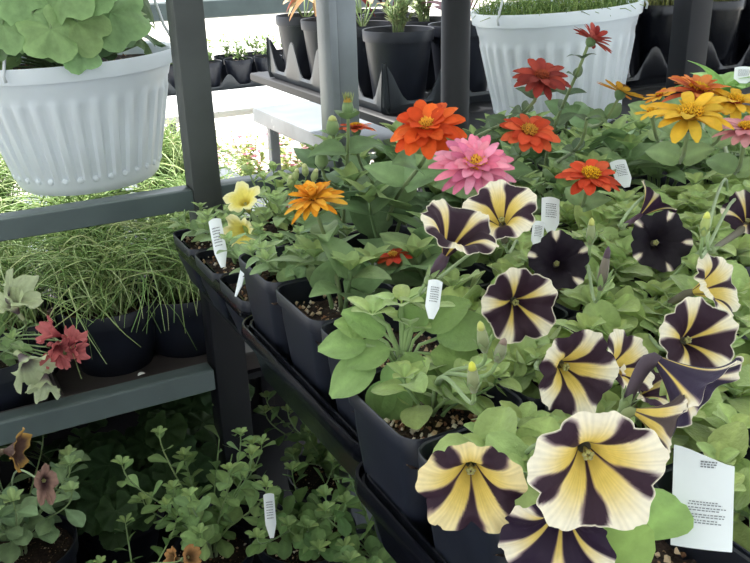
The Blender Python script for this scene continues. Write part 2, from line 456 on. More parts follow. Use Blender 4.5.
for k in range(22): x=.33+k*.072; s.box((x,-.42,Z(.417)),(x+.004,1.07,Z(.4125)))
s.build('wire_shelf',M['darkrail'],rk,smooth=False)
# upper guard rail and lower rail run left from the tall post (and right to the galvanised post)
def angle(xa,xb,ya,zt,hh,name,par,m='rail'):
    b=MB(); b.box((xa,ya,zt-hh),(xb,ya+.004,zt),.0012); b.box((xa,ya+.0035,zt-.004),(xb,ya+.03,zt),.0012); return b.build(name,M[m],par,autos=True)
fr=thing('steel_frame','grey steel frame with two angle rails crossing left in front of the grass pots','frame',(-.9,1.06,0))
angle(-.9,.2905,1.062,Z(.2985),.027,'upper_rail',fr)
angle(-.9,.2905,1.055,Z(.560),.032,'lower_rail',fr)
angle(.3295,.4945,1.062,Z(.2985),.027,'upper_rail',fr)
post('post',-.93,1.055,-.90,1.09,0,H+.3,'rail',fr)
gp=thing('galvanised_post','lighter galvanised steel post rising behind the zinnia bud','post',(.518,1.075,0))
b=MB(); b.box((.496,1.058,0),(.508,1.10,H+.3),.002); b.build('flange',M['galv'],gp,autos=True)
b=MB(); b.box((.5085,1.062,0),(.539,1.10,H+.3),.003); b.build('web',M['galv'],gp,autos=True)
bp=thing('black_post','round black post between the back tray and the right white basket','post',(.708,1.08,0))
b=MB(); b.tube([V((.709,1.08,0)),V((.709,1.08,H+.3))],.0215,24); b.build('tube',M['darkrail'],bp)
b=MB(); b.tube([V((.709,1.08,0.0)),V((.709,1.08,.012))],.04,24); b.build('foot',M['darkrail'],bp,autos=True)
post_=thing('dark_square_post','dark square post standing before the black pots at upper right','post',(1.19,1.075,0))
post('tube',1.163,1.06,1.214,1.10,0,H+.3,'darkrail',post_); b=MB(); b.box((1.145,1.045,0),(1.23,1.115,.01),.003); b.build('foot',M['darkrail'],post_,autos=True)
# ============================================================ TRAYS
TH=.061
tray(.247,.756,.787,1.034,.345,TH,'black flat at the far left bench corner, worn shiny edge, beside the tall post')
tray(.231,.4655,.771,.746,.345,TH,'black flat in the middle of the bench edge holding the tall square pots')
tray(.2105,.180,.751,.461,.342,TH,'nearest black flat, its double rim running to the bottom of the picture')
tray(.796,.756,1.336,1.034,.345,TH,'black flat behind on the right under the golden zinnias')
tray(.781,.4655,1.32,.746,.345,TH,'black flat at the right edge under the petunia foliage')
# ============================================================ PLANTS
T1={'x':.290,'y':(.985,.893,.803),'d':.338,'h':.062,'p':.091}
T2={'x':.284,'y':(.702,.607,.514),'d':.280,'h':.1225,'p':.0935}
T3={'x':.2595,'y':(.4185,.326,.2335),'d':.278,'h':.1225,'p':.0935}
T1B={'x':.842,'y':(.985,.893,.803),'d':.338,'h':.062,'p':.091}
T2B={'x':.832,'y':(.702,.607,.514),'d':.280,'h':.1225,'p':.0935}
def potted(name,T,row,k,label,cat='plant',grains=45,group=None,dz=0):
    cx=T['x']+T['p']*k; cy=T['y'][row]; d=T['d']+dz
    root=thing(name,label,cat,(cx,cy,Z(d)-T['h']),group)
    w=.0915 if T['h']>.1 else .087
    squarepot(cx,cy,d,w,T['h'],root,.022 if T['h']>.1 else .012,grains)
    return root,V((cx,cy,Z(d)-(.018 if T['h']>.1 else .008)))
def bud(mb,p,d,L,r,c,tip=None):
    d=d.normalized(); tip=tip or c
    pts=[p+d*(L*t) for t in (0,.25,.5,.75,.92,1)]
    mb.tube(pts[:4],[r*.5,r,r*.95,r*.7],8,c,cap=True); mb.tube(pts[3:],[r*.72,r*.5,r*.12],8,tip,cap=True)
exec_list=[]
# ---- left corner flats (low packs)
r,c=potted('potted_petunia',T1,0,0,'small leafy petunia in the low black pack at the far left tray corner')
lf,st=clump(r,c,6,.04,.035,.03,.018,G_PET2); finish(r,lf,st)
r,c=potted('potted_petunia',T1,1,0,'petunia with two pale yellow flowers in the far left tray')
lf,st=clump(r,c,7,.05,.05,.030,.018,G_PET2)
def pal_yel(th,t,s):
    return mix(lin((206,178,60)),mix(lin((246,232,122)),lin((250,244,190)),ss(.4,1,t)),ss(.05,.32,t))
for a_ in ((242,197,39,(-.2,.55,.8)),(239,234,42,(-.45,-.35,.8))):
    e,ax=petunia(r,a_[0],a_[1],a_[2],a_[3],real=.047,pal=pal_yel,nd=.34,ruf=.08,tube=.5,rot=.3,tubecol=lin((220,212,130)))
    stemcurve(st,c,e,ax,.0013,G_STEM)
finish(r,lf,st)
r,c=potted('potted_petunia',T1,2,0,'low petunia foliage behind the left square pot, between white tags')
lf,st=clump(r,c,7,.045,.05,.032,.02,G_PET2); finish(r,lf,st)
r,c=potted('potted_petunia',T1,0,1,'petunia with pale buds and a small red and white bloom behind the golden zinnia')
lf,st=clump(r,c,7,.05,.07,.03,.018,G_PET)
def pal_red(th,t,s): return mix(lin((240,235,235)),lin((206,50,78)),ss(.12,.2,abs(s)))
e,ax=petunia(r,287,202,19,(-.3,.5,.8),real=.024,pal=pal_red,ruf=.1,tube=.5); stemcurve(st,c,e,ax,.001,G_STEM)
for q in ((294,181),(306,176),(313,181),(290,188)):
    p=atD(q[0],q[1],1.04); stemcurve(st,c,p,V((0,0,-1)),.0012,G_STEM); bud(st,p,V((U(-.4,.4),0,1)),.016,.0045,lin((168,182,120)),lin((226,228,170)))
finish(r,lf,st)
r,c=potted('potted_petunia',T1,1,1,'leafy petunia without flowers behind the golden zinnia stem')
lf,st=clump(r,c,7,.05,.06,.034,.02,G_PET2); finish(r,lf,st)
# ---- generic background fillers in the far flats
def zfoliage(root,c,h,nst,L,W,col,spread=.03,per=3,targets=()):
    lf=MB();st=MB()
    for k in range(nst):
        an=6.2832*k/nst+U(-.5,.5)
        tip=c+V((math.cos(an)*spread,math.sin(an)*spread,h*U(.75,1.1)))
        shoot(lf,st,c+V((math.cos(an)*.01,math.sin(an)*.01,-.004)),tip,max(2,per-1),L*1.22,W*1.15,col,'zin',.0022,bend=.7)
    return lf,st
def zstem(lf,st,c,e,ax,L,W,col,pairs=3,lo=.2,hi=.85,r=.0022,a0=None,leaves=True):
    pts=stemcurve(st,c,e,ax,r,lin((122,140,92)),.45)
    a0=U(0,3.14) if a0 is None else a0
    for k in range(pairs):
        t=lo+(hi-lo)*k/max(1,pairs-1); i=min(11,int(t*12)); p=pts[i].lerp(pts[i+1],t*12-i); x=(pts[i+1]-pts[i]).normalized()
        for m in (0,1):
            an=a0+k*1.4+m*3.14159; d=V((math.cos(an),math.sin(an),U(.15,.7))); s=(1-.45*t)*U(.85,1.15)
            leaf(lf,p,d,x+V((0,0,.3)),L*s,W*s,vary(col,.15),'zin',U(.4,1.1),U(.08,.2),nr=8,wav=.07)
ORG=((226,92,38),(236,112,50),(214,78,34)); RED=((146,56,48),(158,64,52),(128,48,44)); ROR=((222,84,52),(232,104,66),(206,74,46))
PNK=((236,140,170),(244,160,186),(226,124,158)); GLD=((236,166,44),(228,150,36),(246,186,70)); YLW=((232,188,62),(224,176,50))
SAL=((222,112,80),(232,130,92))
# golden zinnia, tall square pot b
r,c=potted('potted_zinnia',T2,1,0,'zinnia with one shaggy golden yellow flower in the second square pot from the left',grains=90)
lf,st=zfoliage(r,c,.05,3,.05,.032,G_ZIN,.028,2)
e,ax=zinnia(r,314,201,66,(-.15,.75,.55),real=.056,cols=GLD,layers=4,n1=17,wd=.22,droop=.35,cr=.16,center=((214,150,40),(120,80,40)),upk=.42,jit=.3)
zstem(lf,st,c,e,ax,.055,.034,G_ZIN,3,.3,.9); finish(r,lf,st,'leaf')
# first square pot : small leafy plant
r,c=potted('potted_petunia',T2,0,0,'bushy dark green petunia without flowers in the leftmost tall square pot',grains=60)
lf,st=clump(r,c,9,.05,.035,.030,.018,mix(G_PET2,G_ZIN,.5),per=6); finish(r,lf,st)
# bud zinnia with salmon bloom
r,c=potted('potted_zinnia',T1,2,1,'tall zinnia with an orange tipped green bud beside the galvanised post')
lf=MB();st=MB()
p=atD(348,116,.83)
zstem(lf,st,c,p,V((0,0,-1)),.064,.04,G_ZIN2,4,.25,.97,a0=.2)
for k in range(14):
    an=k*2.4; o=V((math.cos(an),math.sin(an),0))*.004*(k/14+.3)
    leaf(st,p+V((0,0,.001)),o*60+V((0,0,1)),o,.022,.005,vary(lin((150,160,100)),.1),'ov',-.1,.2,nr=4)
bud(st,p,V((0,0,1)),.018,.006,lin((120,146,96)),lin((216,170,80)))
finish(r,lf,st,'leaf')
r,c=potted('potted_zinnia',T1,1,2,'zinnia with a flat salmon bloom half hidden behind the green bud')
lf=MB();st=MB()
e,ax=zinnia(r,356,129,44,(0,.95,.2),real=.046,cols=SAL,layers=2,n1=13,droop=.3)
zstem(lf,st,c,e,ax,.05,.03,G_ZIN2,3); finish(r,lf,st,'leaf')
# small yellow-green bud plant between (left of the tall leaves)
r,c=potted('potted_zinnia',T1,2,2,'slender zinnia with small closed buds left of the tall orange bloom')
lf=MB();st=MB()
for q in ((322,168,.86),(333,135,.88)):
    p=atD(*q); zstem(lf,st,c,p,V((0,0,-1)),.03,.014,G_ZIN,4,.3,.98); bud(st,p,V((0,0,1)),.02,.007,lin((128,152,100)),lin((190,196,120)))
finish(r,lf,st,'leaf')
# big orange
r,c=potted('potted_zinnia',T2,0,1,'zinnia with one large bright orange flower, highest at the left of the pink one')
lf,st=zfoliage(r,c,.09,3,.062,.04,G_ZIN2,.035,3)
e,ax=zinnia(r,427,129,82,(-.15,.62,.75),real=.068,cols=ORG,layers=3,n1=14,wd=.36,jit=.2,droop=.35,cr=.21,center=((232,170,60),(170,70,30)))
zstem(lf,st,c,e,ax,.06,.042,G_ZIN,4,.3,.85,a0=.9); finish(r,lf,st,'leaf')
# small red
r,c=potted('potted_zinnia',T2,1,1,'short zinnia with one small half open red flower among broad leaves')
lf,st=zfoliage(r,c,.045,4,.056,.036,G_ZIN,.03,3)
e,ax=zinnia(r,393,257,42,(-.1,.85,.4),real=.036,cols=((206,62,46),(216,90,56)),layers=1,n1=11,wd=.36,droop=.2,cr=.2,center=((214,168,70),(190,90,50)))
zstem(lf,st,c,e,ax,.045,.03,G_ZIN,2,.3,.8); finish(r,lf,st,'leaf')
# pink
r,c=potted('potted_zinnia',T2,0,2,'zinnia with one large pink flower and golden centre')
lf,st=zfoliage(r,c,.07,4,.058,.036,G_ZIN2,.03,3)
e,ax=zinnia(r,475,167,88,(-.05,.55,.8),real=.068,cols=PNK,layers=4,n1=20,wd=.22,jit=.2,droop=.25,cr=.25,center=((232,178,70),(196,90,90)))
zstem(lf,st,c,e,ax,.055,.036,G_ZIN,3); finish(r,lf,st,'leaf')
# back row
r,c=potted('potted_zinnia',T1,2,3,'zinnia with a loose red orange bloom directly right of the pink one')
lf,st=zfoliage(r,c,.08,3,.055,.03,G_ZIN2,.03,3)
e,ax=zinnia(r,528,134,64,(.1,.6,.75),real=.062,cols=ROR,layers=2,n1=13,wd=.34,jit=.2,droop=.35,cr=.22,center=((206,150,60),(140,60,36)))
zstem(lf,st,c,e,ax,.05,.03,G_ZIN2,3); finish(r,lf,st,'leaf')
r,c=potted('potted_zinnia',T1,1,3,'tall zinnia with a dark brick red bloom in front of the right white basket')
lf,st=zfoliage(r,c,.07,3,.05,.03,G_ZIN2,.03,3)
e,ax=zinnia(r,541,79,60,(.0,.6,.75),real=.058,cols=RED,layers=2,n1=13,wd=.30,jit=.22,droop=.35,cr=.2,center=((150,70,44),(110,40,30)))
zstem(lf,st,c,e,ax,.04,.02,lin((84,104,74)),5,.45,.93); finish(r,lf,st,'leaf')
r,c=potted('potted_zinnia',T1,2,4,'tallest zinnia, a dull red side-turned bloom at its leaning tip before the white basket')
lf,st=zfoliage(r,c,.07,3,.05,.03,G_ZIN2,.03,3)
e,ax=zinnia(r,592,40,44,(.55,.8,.1),real=.045,cols=((172,76,70),(150,58,56),(190,96,90)),layers=2,n1=14,wd=.26,droop=.1,cr=.2,center=((150,70,60),(110,40,40)),upk=.5)
p2=atD(578,70,.86); zstem(lf,st,c,e,V((-.35,0,-.9)),.032,.014,lin((84,104,78)),6,.4,.93,r=.002)
p=atD(587,118,.84); zstem(lf,st,c,p,V((0,0,-1)),.036,.018,lin((84,104,78)),2,.7,.98)
finish(r,lf,st,'leaf')
r,c=potted('potted_zinnia',T1,2,5,'zinnia with a flat orange bloom and raised yellow centre right of the tag')
lf,st=zfoliage(r,c,.04,4,.05,.03,G_ZIN2,.03,3)
e,ax=zinnia(r,590,178,64,(.05,.75,.6),real=.056,cols=ROR,layers=2,n1=12,wd=.34,jit=.2,droop=.3,cr=.27,center=((228,180,40),(170,110,30)))
zstem(lf,st,c,e,ax,.05,.03,G_ZIN,2); finish(r,lf,st,'leaf')
r,c=potted('potted_zinnia',T1B,0,0,'zinnia with a narrow golden bloom turned away, against the white basket edge')
lf,st=zfoliage(r,c,.07,4,.055,.034,G_ZIN2,.03,3)
e,ax=zinnia(r,621,92,48,(.35,.85,.1),real=.052,cols=((226,164,60),(232,150,70)),layers=1,n1=12,wd=.28,droop=-.1,cr=.24,upk=.4,center=((120,80,40),(70,60,40)))
zstem(lf,st,c,e,ax,.05,.03,G_ZIN2,4,.3,.9); finish(r,lf,st,'leaf')
r,c=potted('potted_zinnia',T1B,1,1,'zinnia bearing a rusty orange bloom at the back of the golden cluster')
lf,st=zfoliage(r,c,.10,4,.06,.036,G_ZIN,.03,3)
e,ax=zinnia(r,697,94,74,(.1,.8,.5),real=.07,cols=((214,120,62),(222,140,76),(200,98,60)),layers=3,n1=14,wd=.25,jit=.25,droop=.3,cr=.22)
zstem(lf,st,c,e,ax,.05,.03,G_ZIN,3); 
e,ax=zinnia(r,660,96,32,(-.4,.8,.3),real=.034,cols=GLD,layers=1,n1=11,wd=.3,cr=.2,droop=0,upk=.4); zstem(lf,st,c,e,ax,.04,.02,G_ZIN,2)
finish(r,lf,st,'leaf')
r,c=potted('potted_zinnia',T1B,2,0,'zinnia with a broad golden yellow bloom at the front of the cluster')
lf,st=zfoliage(r,c,.10,4,.062,.036,G_ZIN,.03,3)
e,ax=zinnia(r,690,118,86,(-.1,.75,.6),real=.072,cols=YLW,layers=2,n1=12,wd=.27,jit=.28,droop=.5,cr=.24,center=((222,176,50),(160,110,30)))
zstem(lf,st,c,e,ax,.05,.034,G_ZIN,3)
e,ax=zinnia(r,651,112,32,(-.3,.7,.5),real=.03,cols=YLW,layers=1,n1=10,wd=.34,cr=.2,droop=0,upk=.5); zstem(lf,st,c,e,ax,.04,.02,G_ZIN,2)
finish(r,lf,st,'leaf')
r,c=potted('potted_zinnia',T1B,1,2,'zinnia with a clear yellow bloom cut by the right edge of the golden cluster')
lf,st=zfoliage(r,c,.08,4,.055,.036,G_ZIN,.03,3)
e,ax=zinnia(r,734,104,66,(.1,.75,.55),real=.062,cols=YLW,layers=2,n1=14,wd=.26,jit=.25,droop=.35,cr=.2); zstem(lf,st,c,e,ax,.05,.03,G_ZIN,3)
finish(r,lf,st,'leaf')
r,c=potted('potted_zinnia',T1B,2,1,'zinnia with a soft pink bloom at the right picture edge')
lf,st=zfoliage(r,c,.07,4,.055,.036,G_ZIN,.03,3)
e,ax=zinnia(r,746,131,60,(-.1,.8,.5),real=.052,cols=((214,140,150),(224,160,166)),layers=2,n1=14,wd=.3,droop=.3,cr=.22); zstem(lf,st,c,e,ax,.05,.03,G_ZIN,3)
finish(r,lf,st,'leaf')
r,c=potted('potted_plant',T1B,0,3,'leafy plant with large pale green oval leaves behind the yellow zinnia')
lf=MB();st=MB(); p=atD(722,96,1.18); stemcurve(st,c,p,V((0,0,-1)),.003,G_STEM)
for k in range(13):
    an=k*2.4; el=U(.1,.9); d=V((math.cos(an)*math.cos(el),math.sin(an)*math.cos(el),math.sin(el)))
    leaf(lf,p,d,V((0,0,1)),U(.06,.085),U(.03,.04),vary(lin((158,196,122)),.1),'ov',.7,.08,nr=8)
for k in range(10):
    an=k*2.4+1; d=V((math.cos(an),math.sin(an),.15)); leaf(lf,p-V((0,0,.03)),d,V((0,0,1)),.08,.04,vary(lin((140,178,108)),.1),'ov',.8,.08)
r['category']='plant'; finish(r,lf,st,'leaf')
# plain foliage plants filling the flats
def fill(T,row,k,label,kind='pet',h=.06,n=8,col=None,L=.036,W=.024,sp=.05,per=6,grains=25):
    r,c=potted('potted_petunia' if kind=='pet' else 'potted_zinnia',T,row,k,label,grains=grains)
    if kind=='pet': lf,st=clump(r,c,n,sp,h,L,W,col or G_PET,per=per); finish(r,lf,st)
    else: lf,st=zfoliage(r,c,h,n,L,W,col or G_ZIN,.03,3); finish(r,lf,st,'leaf')
fill(T1,0,2,'zinnia seedling of broad leaves behind the slender buds','zin',.09,4,G_ZIN2,.06,.036)
fill(T1,0,3,'broad leaved zinnia in the shadow of the large orange bloom','zin',.09,4,G_ZIN2,.06,.036)
fill(T1,0,4,'bright leafy zinnia below the right white basket, behind the tags','zin',.07,4,G_ZIN2,.05,.03)
fill(T1,1,4,'leafy zinnia between the red orange and the flat orange blooms','zin',.07,4,G_ZIN,.055,.03)
fill(T1,1,5,'leafy zinnia directly behind the flat orange bloom','zin',.07,4,G_ZIN2,.06,.036)
fill(T1,0,5,'dark leaved zinnia under the narrow golden bloom','zin',.09,4,G_ZIN2,.07,.045)
fill(T1B,1,0,'broad leaved zinnia left of the golden cluster','zin',.08,5,G_ZIN2,.06,.036)
fill(T1B,2,2,'zinnia foliage below the pink bloom at the right edge','zin',.07,5,G_ZIN,.05,.03)
fill(T2,0,3,'tall leaved zinnia without flowers behind the dark petunia','zin',.05,5,G_ZIN,.05,.028)
fill(T2,0,4,'broad leaved zinnia behind the black petunia pair','zin',.075,5,G_ZIN,.062,.036)
fill(T2,0,5,'zinnia with upright grey green leaves below the golden cluster','zin',.075,5,G_ZIN,.06,.03)
fill(T2B,0,0,'spreading petunia foliage at the right edge under the pink bloom','pet',.07,8,G_PET2)
fill(T2B,1,0,'spreading petunia foliage at the right edge beside the cut-off black flower','pet',.06,8,G_PET2)
# ---- striped petunias
PS=.82
def pet(T,row,k,label,flowers,h=.055,n=7,col=None,L=.045,W=.031,sp=.045,per=6,grains=40,buds=(),lean=V((0,0,0)),extra=None,foliage=True):
    r,c=potted('potted_petunia',T,row,k,label,grains=grains)
    if foliage: lf,st=clump(r,c,n,sp,h*.62,L,W,col or G_PET,'pt',per=per,lean=lean,bend=.8)
    else: lf,st=MB(),MB()
    for f in flowers:
        kw=dict(f[4]) if len(f)>4 else {}
        b=kw.pop('b',None)
        if b: kw['base']=atD(b[0],b[1],b[2]*PS)
        kw['real']=kw['real']*PS
        if 'dist' in kw: kw['dist']*=PS
        e,ax=petunia(r,f[0],f[1],f[2],f[3],**kw)
        stemcurve(st,c,e,ax,.0015,G_STEM,.3)
    for q in buds:
        p=atD(q[0],q[1],q[2]*.88); d=V((q[3],q[4],1)).normalized()
        stemcurve(st,c,p,-d,.0015,G_STEM)
        L_=q[5]; cc=lin(q[6]) if len(q)>6 else lin((150,160,118)); tp=lin(q[7]) if len(q)>7 else lin((206,210,120))
        bud(st,p,d,L_,.0033,cc,tp)
        for k2 in range(5):
            an=k2*1.2566; o=V((math.cos(an),math.sin(an),0)); leaf(st,p,o*.6+d,o,L_*.55,.004,G_STEM,'ov',-.2,.2,nr=4)
    if extra: extra(lf,st,c)
    finish(r,lf,st); return r
def rosette(lf,st,c):
    p=atZ(402,335,.245)
    data=[(-64,8,.046),(-48,36,.054),(-10,58,.050),(22,40,.050),(6,20,.036),(50,22,.058),(62,-4,.060),(40,-22,.050),(-30,-12,.046),(-55,-14,.036),(-22,14,.044),(-26,66,.040),(10,-18,.04),(-8,34,.034)]
    for dx,dy,L in data:
        tip=p+CR*(dx/F*.58)+V((0,0,-dy/F*.58))-V((FW.x,FW.y,0))*max(0,dy)/F*.25
        d=(tip-p); base=p+d*.55+V((0,0,-.004)); st.tube([p+V((0,0,-.03)),p.lerp(base,.5)+V((0,0,-.006)),base],.0012,6,G_STEM)
        leaf(lf,base,d+V((0,0,.006)),V((0,0,1))-FW*.9+CR*U(-.3,.3),L*.72,L*.54,vary(lin((136,166,100)),.14),'ov',.6,.08,nr=10)
    for dx,dy in ((-28,-20),(0,-30),(22,-24),(8,-8)):
        t=p+CR*(dx/F*.58)+V((0,0,-dy/F*.6)); st.tube([c,p+V((0,0,-.02)),p.lerp(t,.5),t],[.0022,.002,.0018,.0014],7,G_STEM)
        for k in range(6):
            an=k*1.05; d=V((math.cos(an),math.sin(an),U(.2,.9))); leaf(lf,t,d,V((0,0,1)),U(.014,.024),.012,vary(G_PET,.1),'pt',.4,.15,nr=6)
pet(T2,2,0,'rosette petunia of large rounded leaves without flowers, third square pot from the left',[],foliage=False,extra=rosette,grains=70)
pet(T2,1,2,'petunia with two striped trumpets facing up left below the pink bloom',[
    (461,224,86,(.32,.72,.6),dict(real=.066,w=.17,cup=.5,ruf=.07,tube=1.3,b=(428,280,.66),rot=.15,rim=.03,lip=.2,tubecol=lin((92,74,88)))),
    (500,208,64,(-.2,.5,.8),dict(real=.062,w=.29,ruf=.05,rot=.2,rim=.04,lip=.2,dist=.70))],h=.045)
pet(T2,1,3,'petunia with one nearly all black round flower right of the striped pair',[
    (559,261,61,(-.08,.12,.98),dict(real=.054,w=.085,inn=.15,cup=.3,rot=.1,rim=.0,dark=(30,22,34)))],h=.06)
pet(T2,2,1,'petunia with a black flower of five cream rays, behind the bud shoots',[
    (520,306,78,(.05,-.15,.98),dict(real=.062,w=.17,ruf=.08,rot=.25,rim=.02))],h=.045,n=6,grains=80,sp=.04)
pet(T2,2,2,'leafy petunia with a closed slim bud above the large striped flowers',[],buds=((600,290,.66,.15,0,.030,(120,112,100),(90,70,84)),(590,245,.7,0,0,.02)),h=.06,n=9)
pet(T2,1,4,'petunia with a pair of black flowers, one hanging open and one folded above it',[
    (661,241,60,(.0,.05,.99),dict(real=.056,w=.07,inn=.15,cup=.2,rot=.9,dark=(28,22,32),ruf=.05)),
    (659,197,44,(.55,.6,.2),dict(real=.046,w=.13,cup=.7,rot=.2,dark=(62,40,66),b=(622,226,.78),tubecol=lin((96,70,92))))],h=.055,n=9)
pet(T2,1,5,'petunia with one dark flower cut off by the right picture edge',[
    (750,212,50,(-.2,.5,.8),dict(real=.056,w=.12,rot=.3,dark=(50,34,50),b=(712,250,.78)))],h=.06,n=9)
pet(T2,2,3,'petunia with bright rounded leaves left of the yellow striped flower',[],h=.055,n=9,L=.042,W=.028)
pet(T2,2,4,'petunia with a side-turned yellow and black flower and a pale bud',[
    (722,284,66,(.62,.25,.6),dict(real=.060,w=.38,cup=.35,rot=.35,rim=.03,fold=(-1,.3,1.5,.2)))],buds=((703,236,.66,.1,0,.016,(170,184,110),(226,232,120)),),h=.055,n=9)
pet(T3,0,0,'petunia of fuzzy bud shoots over perlite strewn soil beside the tray edge',[],buds=(
    (474,392,.50,-.1,0,.018,(150,158,118),(222,226,90)),(497,362,.53,.35,0,.014,(140,146,116),(150,130,120)),(485,352,.54,-.2,0,.02)),
    h=.05,n=6,grains=220,sp=.035,L=.030,W=.022,lean=CR*.034+V((0,0,.008)))
pet(T3,0,1,'petunia with a cream flower marked by black hearts and a smaller one behind it',[
    (578,374,90,(.32,-.2,.92),dict(real=.062,w=.25,ruf=.07,rot=-.3,cup=.2)),
    (630,362,60,(.55,.35,.7),dict(real=.05,w=.33,rot=.2,dist=.63)),
    (648,383,54,(.3,.6,.6),dict(real=.044,w=.18,rot=.9,dist=.645,dark=(66,44,66)))],h=.045,n=7)
pet(T3,0,2,'petunia with a dark flower of thin cream rays right of the cream star',[
    (699,338,78,(.1,.15,.98),dict(real=.060,w=.17,rot=.1,cup=.3,rim=.04))],h=.05,n=9)
pet(T3,0,3,'leafy pale petunia at the right picture edge behind the white tag',[],h=.055,n=9,L=.04,W=.028,grains=20)
pet(T3,1,0,'petunia with three large yellow and black flowers, nearest on the bench',[
    (597,474,136,(.0,-.30,.92),dict(real=.066,w=.335,ruf=.075,rot=.06,cup=.25,rim=.04)),
    (471,492,108,(-.1,-.38,.9),dict(real=.060,w=.31,rot=.0,cup=.45,lip=.1,ruf=.08,nd=.18,fold=(0,1,2.1,.22),white=.45)),
    (556,545,108,(-.3,-.5,.8),dict(real=.062,w=.17,rot=.6,dist=.475,dark=(42,28,50)))],
    h=.04,n=6,sp=.035,grains=90)
pet(T3,1,1,'petunia with drooping purple black trumpets seen from behind, above the white tag',[
    (704,400,78,(.62,-.62,.42),dict(real=.062,w=.10,rot=.3,cup=.6,dist=.49,b=(625,404,.50),rim=.05,dark=(52,42,66),tubecol=lin((88,76,88)))),
    (672,425,60,(.85,-.3,.2),dict(real=.040,w=.24,rot=.8,cup=.6,dist=.48,b=(612,440,.49),tubecol=lin((140,150,104)),dark=(84,72,70)))],h=.05,n=7,sp=.045)
pet(T3,1,2,'petunia of broad pale leaves right of the white tag',[],h=.06,n=9,L=.046,W=.034,grains=20)
r,c=potted('potted_petunia',T3,2,0,'petunia with a few low leaves in dark soil around the large white tag',grains=150)
lf=MB();st=MB()
for q in ((652,525,.42),(612,556,.40)):
    p=atD(*q); d=V((U(-1,1),U(-.6,.2),.3)); leaf(lf,p-d.normalized()*.015,d,V((0,0,1))-FW*.6,.036,.026,vary(lin((150,184,104)),.1),'sp',.5,.1); st.tube([c,p-d.normalized()*.015],.0013,6,G_STEM)
finish(r,lf,st)
pet(T3,2,1,'petunia with rounded leaves at the lower right corner',[],h=.06,n=6,L=.04,W=.03,grains=80,sp=.04)
# ============================================================ PLANT TAGS
def ptag(px,py,dist,w,h,fn,label,lean=0,printing=1,roll=0,shape='wave'):
    c=atD(px,py,dist); t=thing('plant_tag',label,'tag',c-V((0,0,h*.5)))
    n=face(*fn); up=V((0,0,1))+CR*lean; up=(up-n*up.dot(n)).normalized(); s=up.cross(n); 
    def P(u,v,o=0): return c+s*(u*w/2)+up*(v*h/2)+n*(o-.002*u*u)
    mb=MB(); rows=[]
    for i in range(17):
        v0=i/16; row=[]
        for (off) in (.0004,-.0004):
            for j in range(9):
                u=(j/4-1)*(1 if off>0 else -1)
                top=1+ (-.20*math.sin(u*1.4) if shape=='wave' else -.06*u*u)
                k=1 if v0>.32 or shape=='wave' else .35+.65*v0/.32
                row.append(P(u*k,-1.25+(top+1.25)*v0,off))
        rows.append(row)
    ids=mb.grid(rows,closed=True); mb.cap(ids[0],True); mb.cap(ids[-1]); mb.build('tag_plate',M['tagm'],t,autos=True)
    if printing:
        k=MB()
        def q(u0,v0,u1,v1,m=k): 
            i=[m.vert(P(a,b,.0009)) for a,b in ((u0,v0),(u1,v0),(u1,v1),(u0,v1))]; m.f.append(tuple(i))
        if printing==2:
            # text lines and warning triangle
            for y,a,b in ((.86,-.12,.42),(.80,-.12,.40),(.74,-.12,.36)):
                u=a
                while u<b: w_=U(.05,.11); q(u,y-.022,min(b,u+w_),y+.012); u+=w_+.03
            for y in (-.12,-.18,-.26,-.32,-.42,-.48,-.56,-.62):
                u=-.55+U(0,.2); e=U(.4,.78)
                while u<e: w_=U(.05,.12); q(u,y-.014,min(e,u+w_),y+.010); u+=w_+.035
            d_=MB(); i=[d_.vert(P(a,b,.0010)) for a,b in ((-.86,-.36),(-.66,-.36),(-.76,-.24))]; d_.f.append(tuple(i)); d_.build('warning_mark',M['inkdark'],t,smooth=False)
        else:
            for y in (.55,.42,.3,.15,.02,-.1,-.25):
                u=-.6
                while u<.55: w_=U(.08,.2); q(u,y-.03,min(.6,u+w_),y+.02); u+=w_+.06
        k.build('print',M['ink'],t,smooth=False)
    return t
ptag(703,497,.43,.0265,.0375,(-.30,.12,1),'large white plant tag with small print, standing at lower right',lean=-.05,printing=2)
ptag(218,240,.93,.014,.050,(-.1,.25,1),'upright white tag left of the yellow petunia flowers',lean=-.22,shape='t')
ptag(240,276,.87,.010,.034,(-.8,.2,.6),'narrow white tag edge-on against the leftmost square pot',lean=-.35,printing=0,shape='t')
ptag(434,297,.50,.0085,.021,(.1,.2,1),'small white tag beside the leafy rosette',lean=.2,shape='t')
ptag(551,213,.76,.016,.030,(.1,.3,1),'white tag standing behind the nearly black flower',lean=.15,shape='t')
ptag(538,233,.73,.010,.022,(.0,.3,1),'white tag just left of the nearly black flower',lean=.15,shape='t')
ptag(369,279,.72,.011,.030,(-.3,.2,1),'grey white tag in the leaves below the small red bloom',lean=-.1,printing=0,shape='t')
ptag(622,172,.93,.018,.028,(.1,.3,1),'pale tag right of the flat orange bloom',lean=-.1,shape='t')
ptag(744,74,1.15,.022,.02,(-.3,.3,1),'white tag in the pale green leaves at the right edge',lean=0,shape='t')
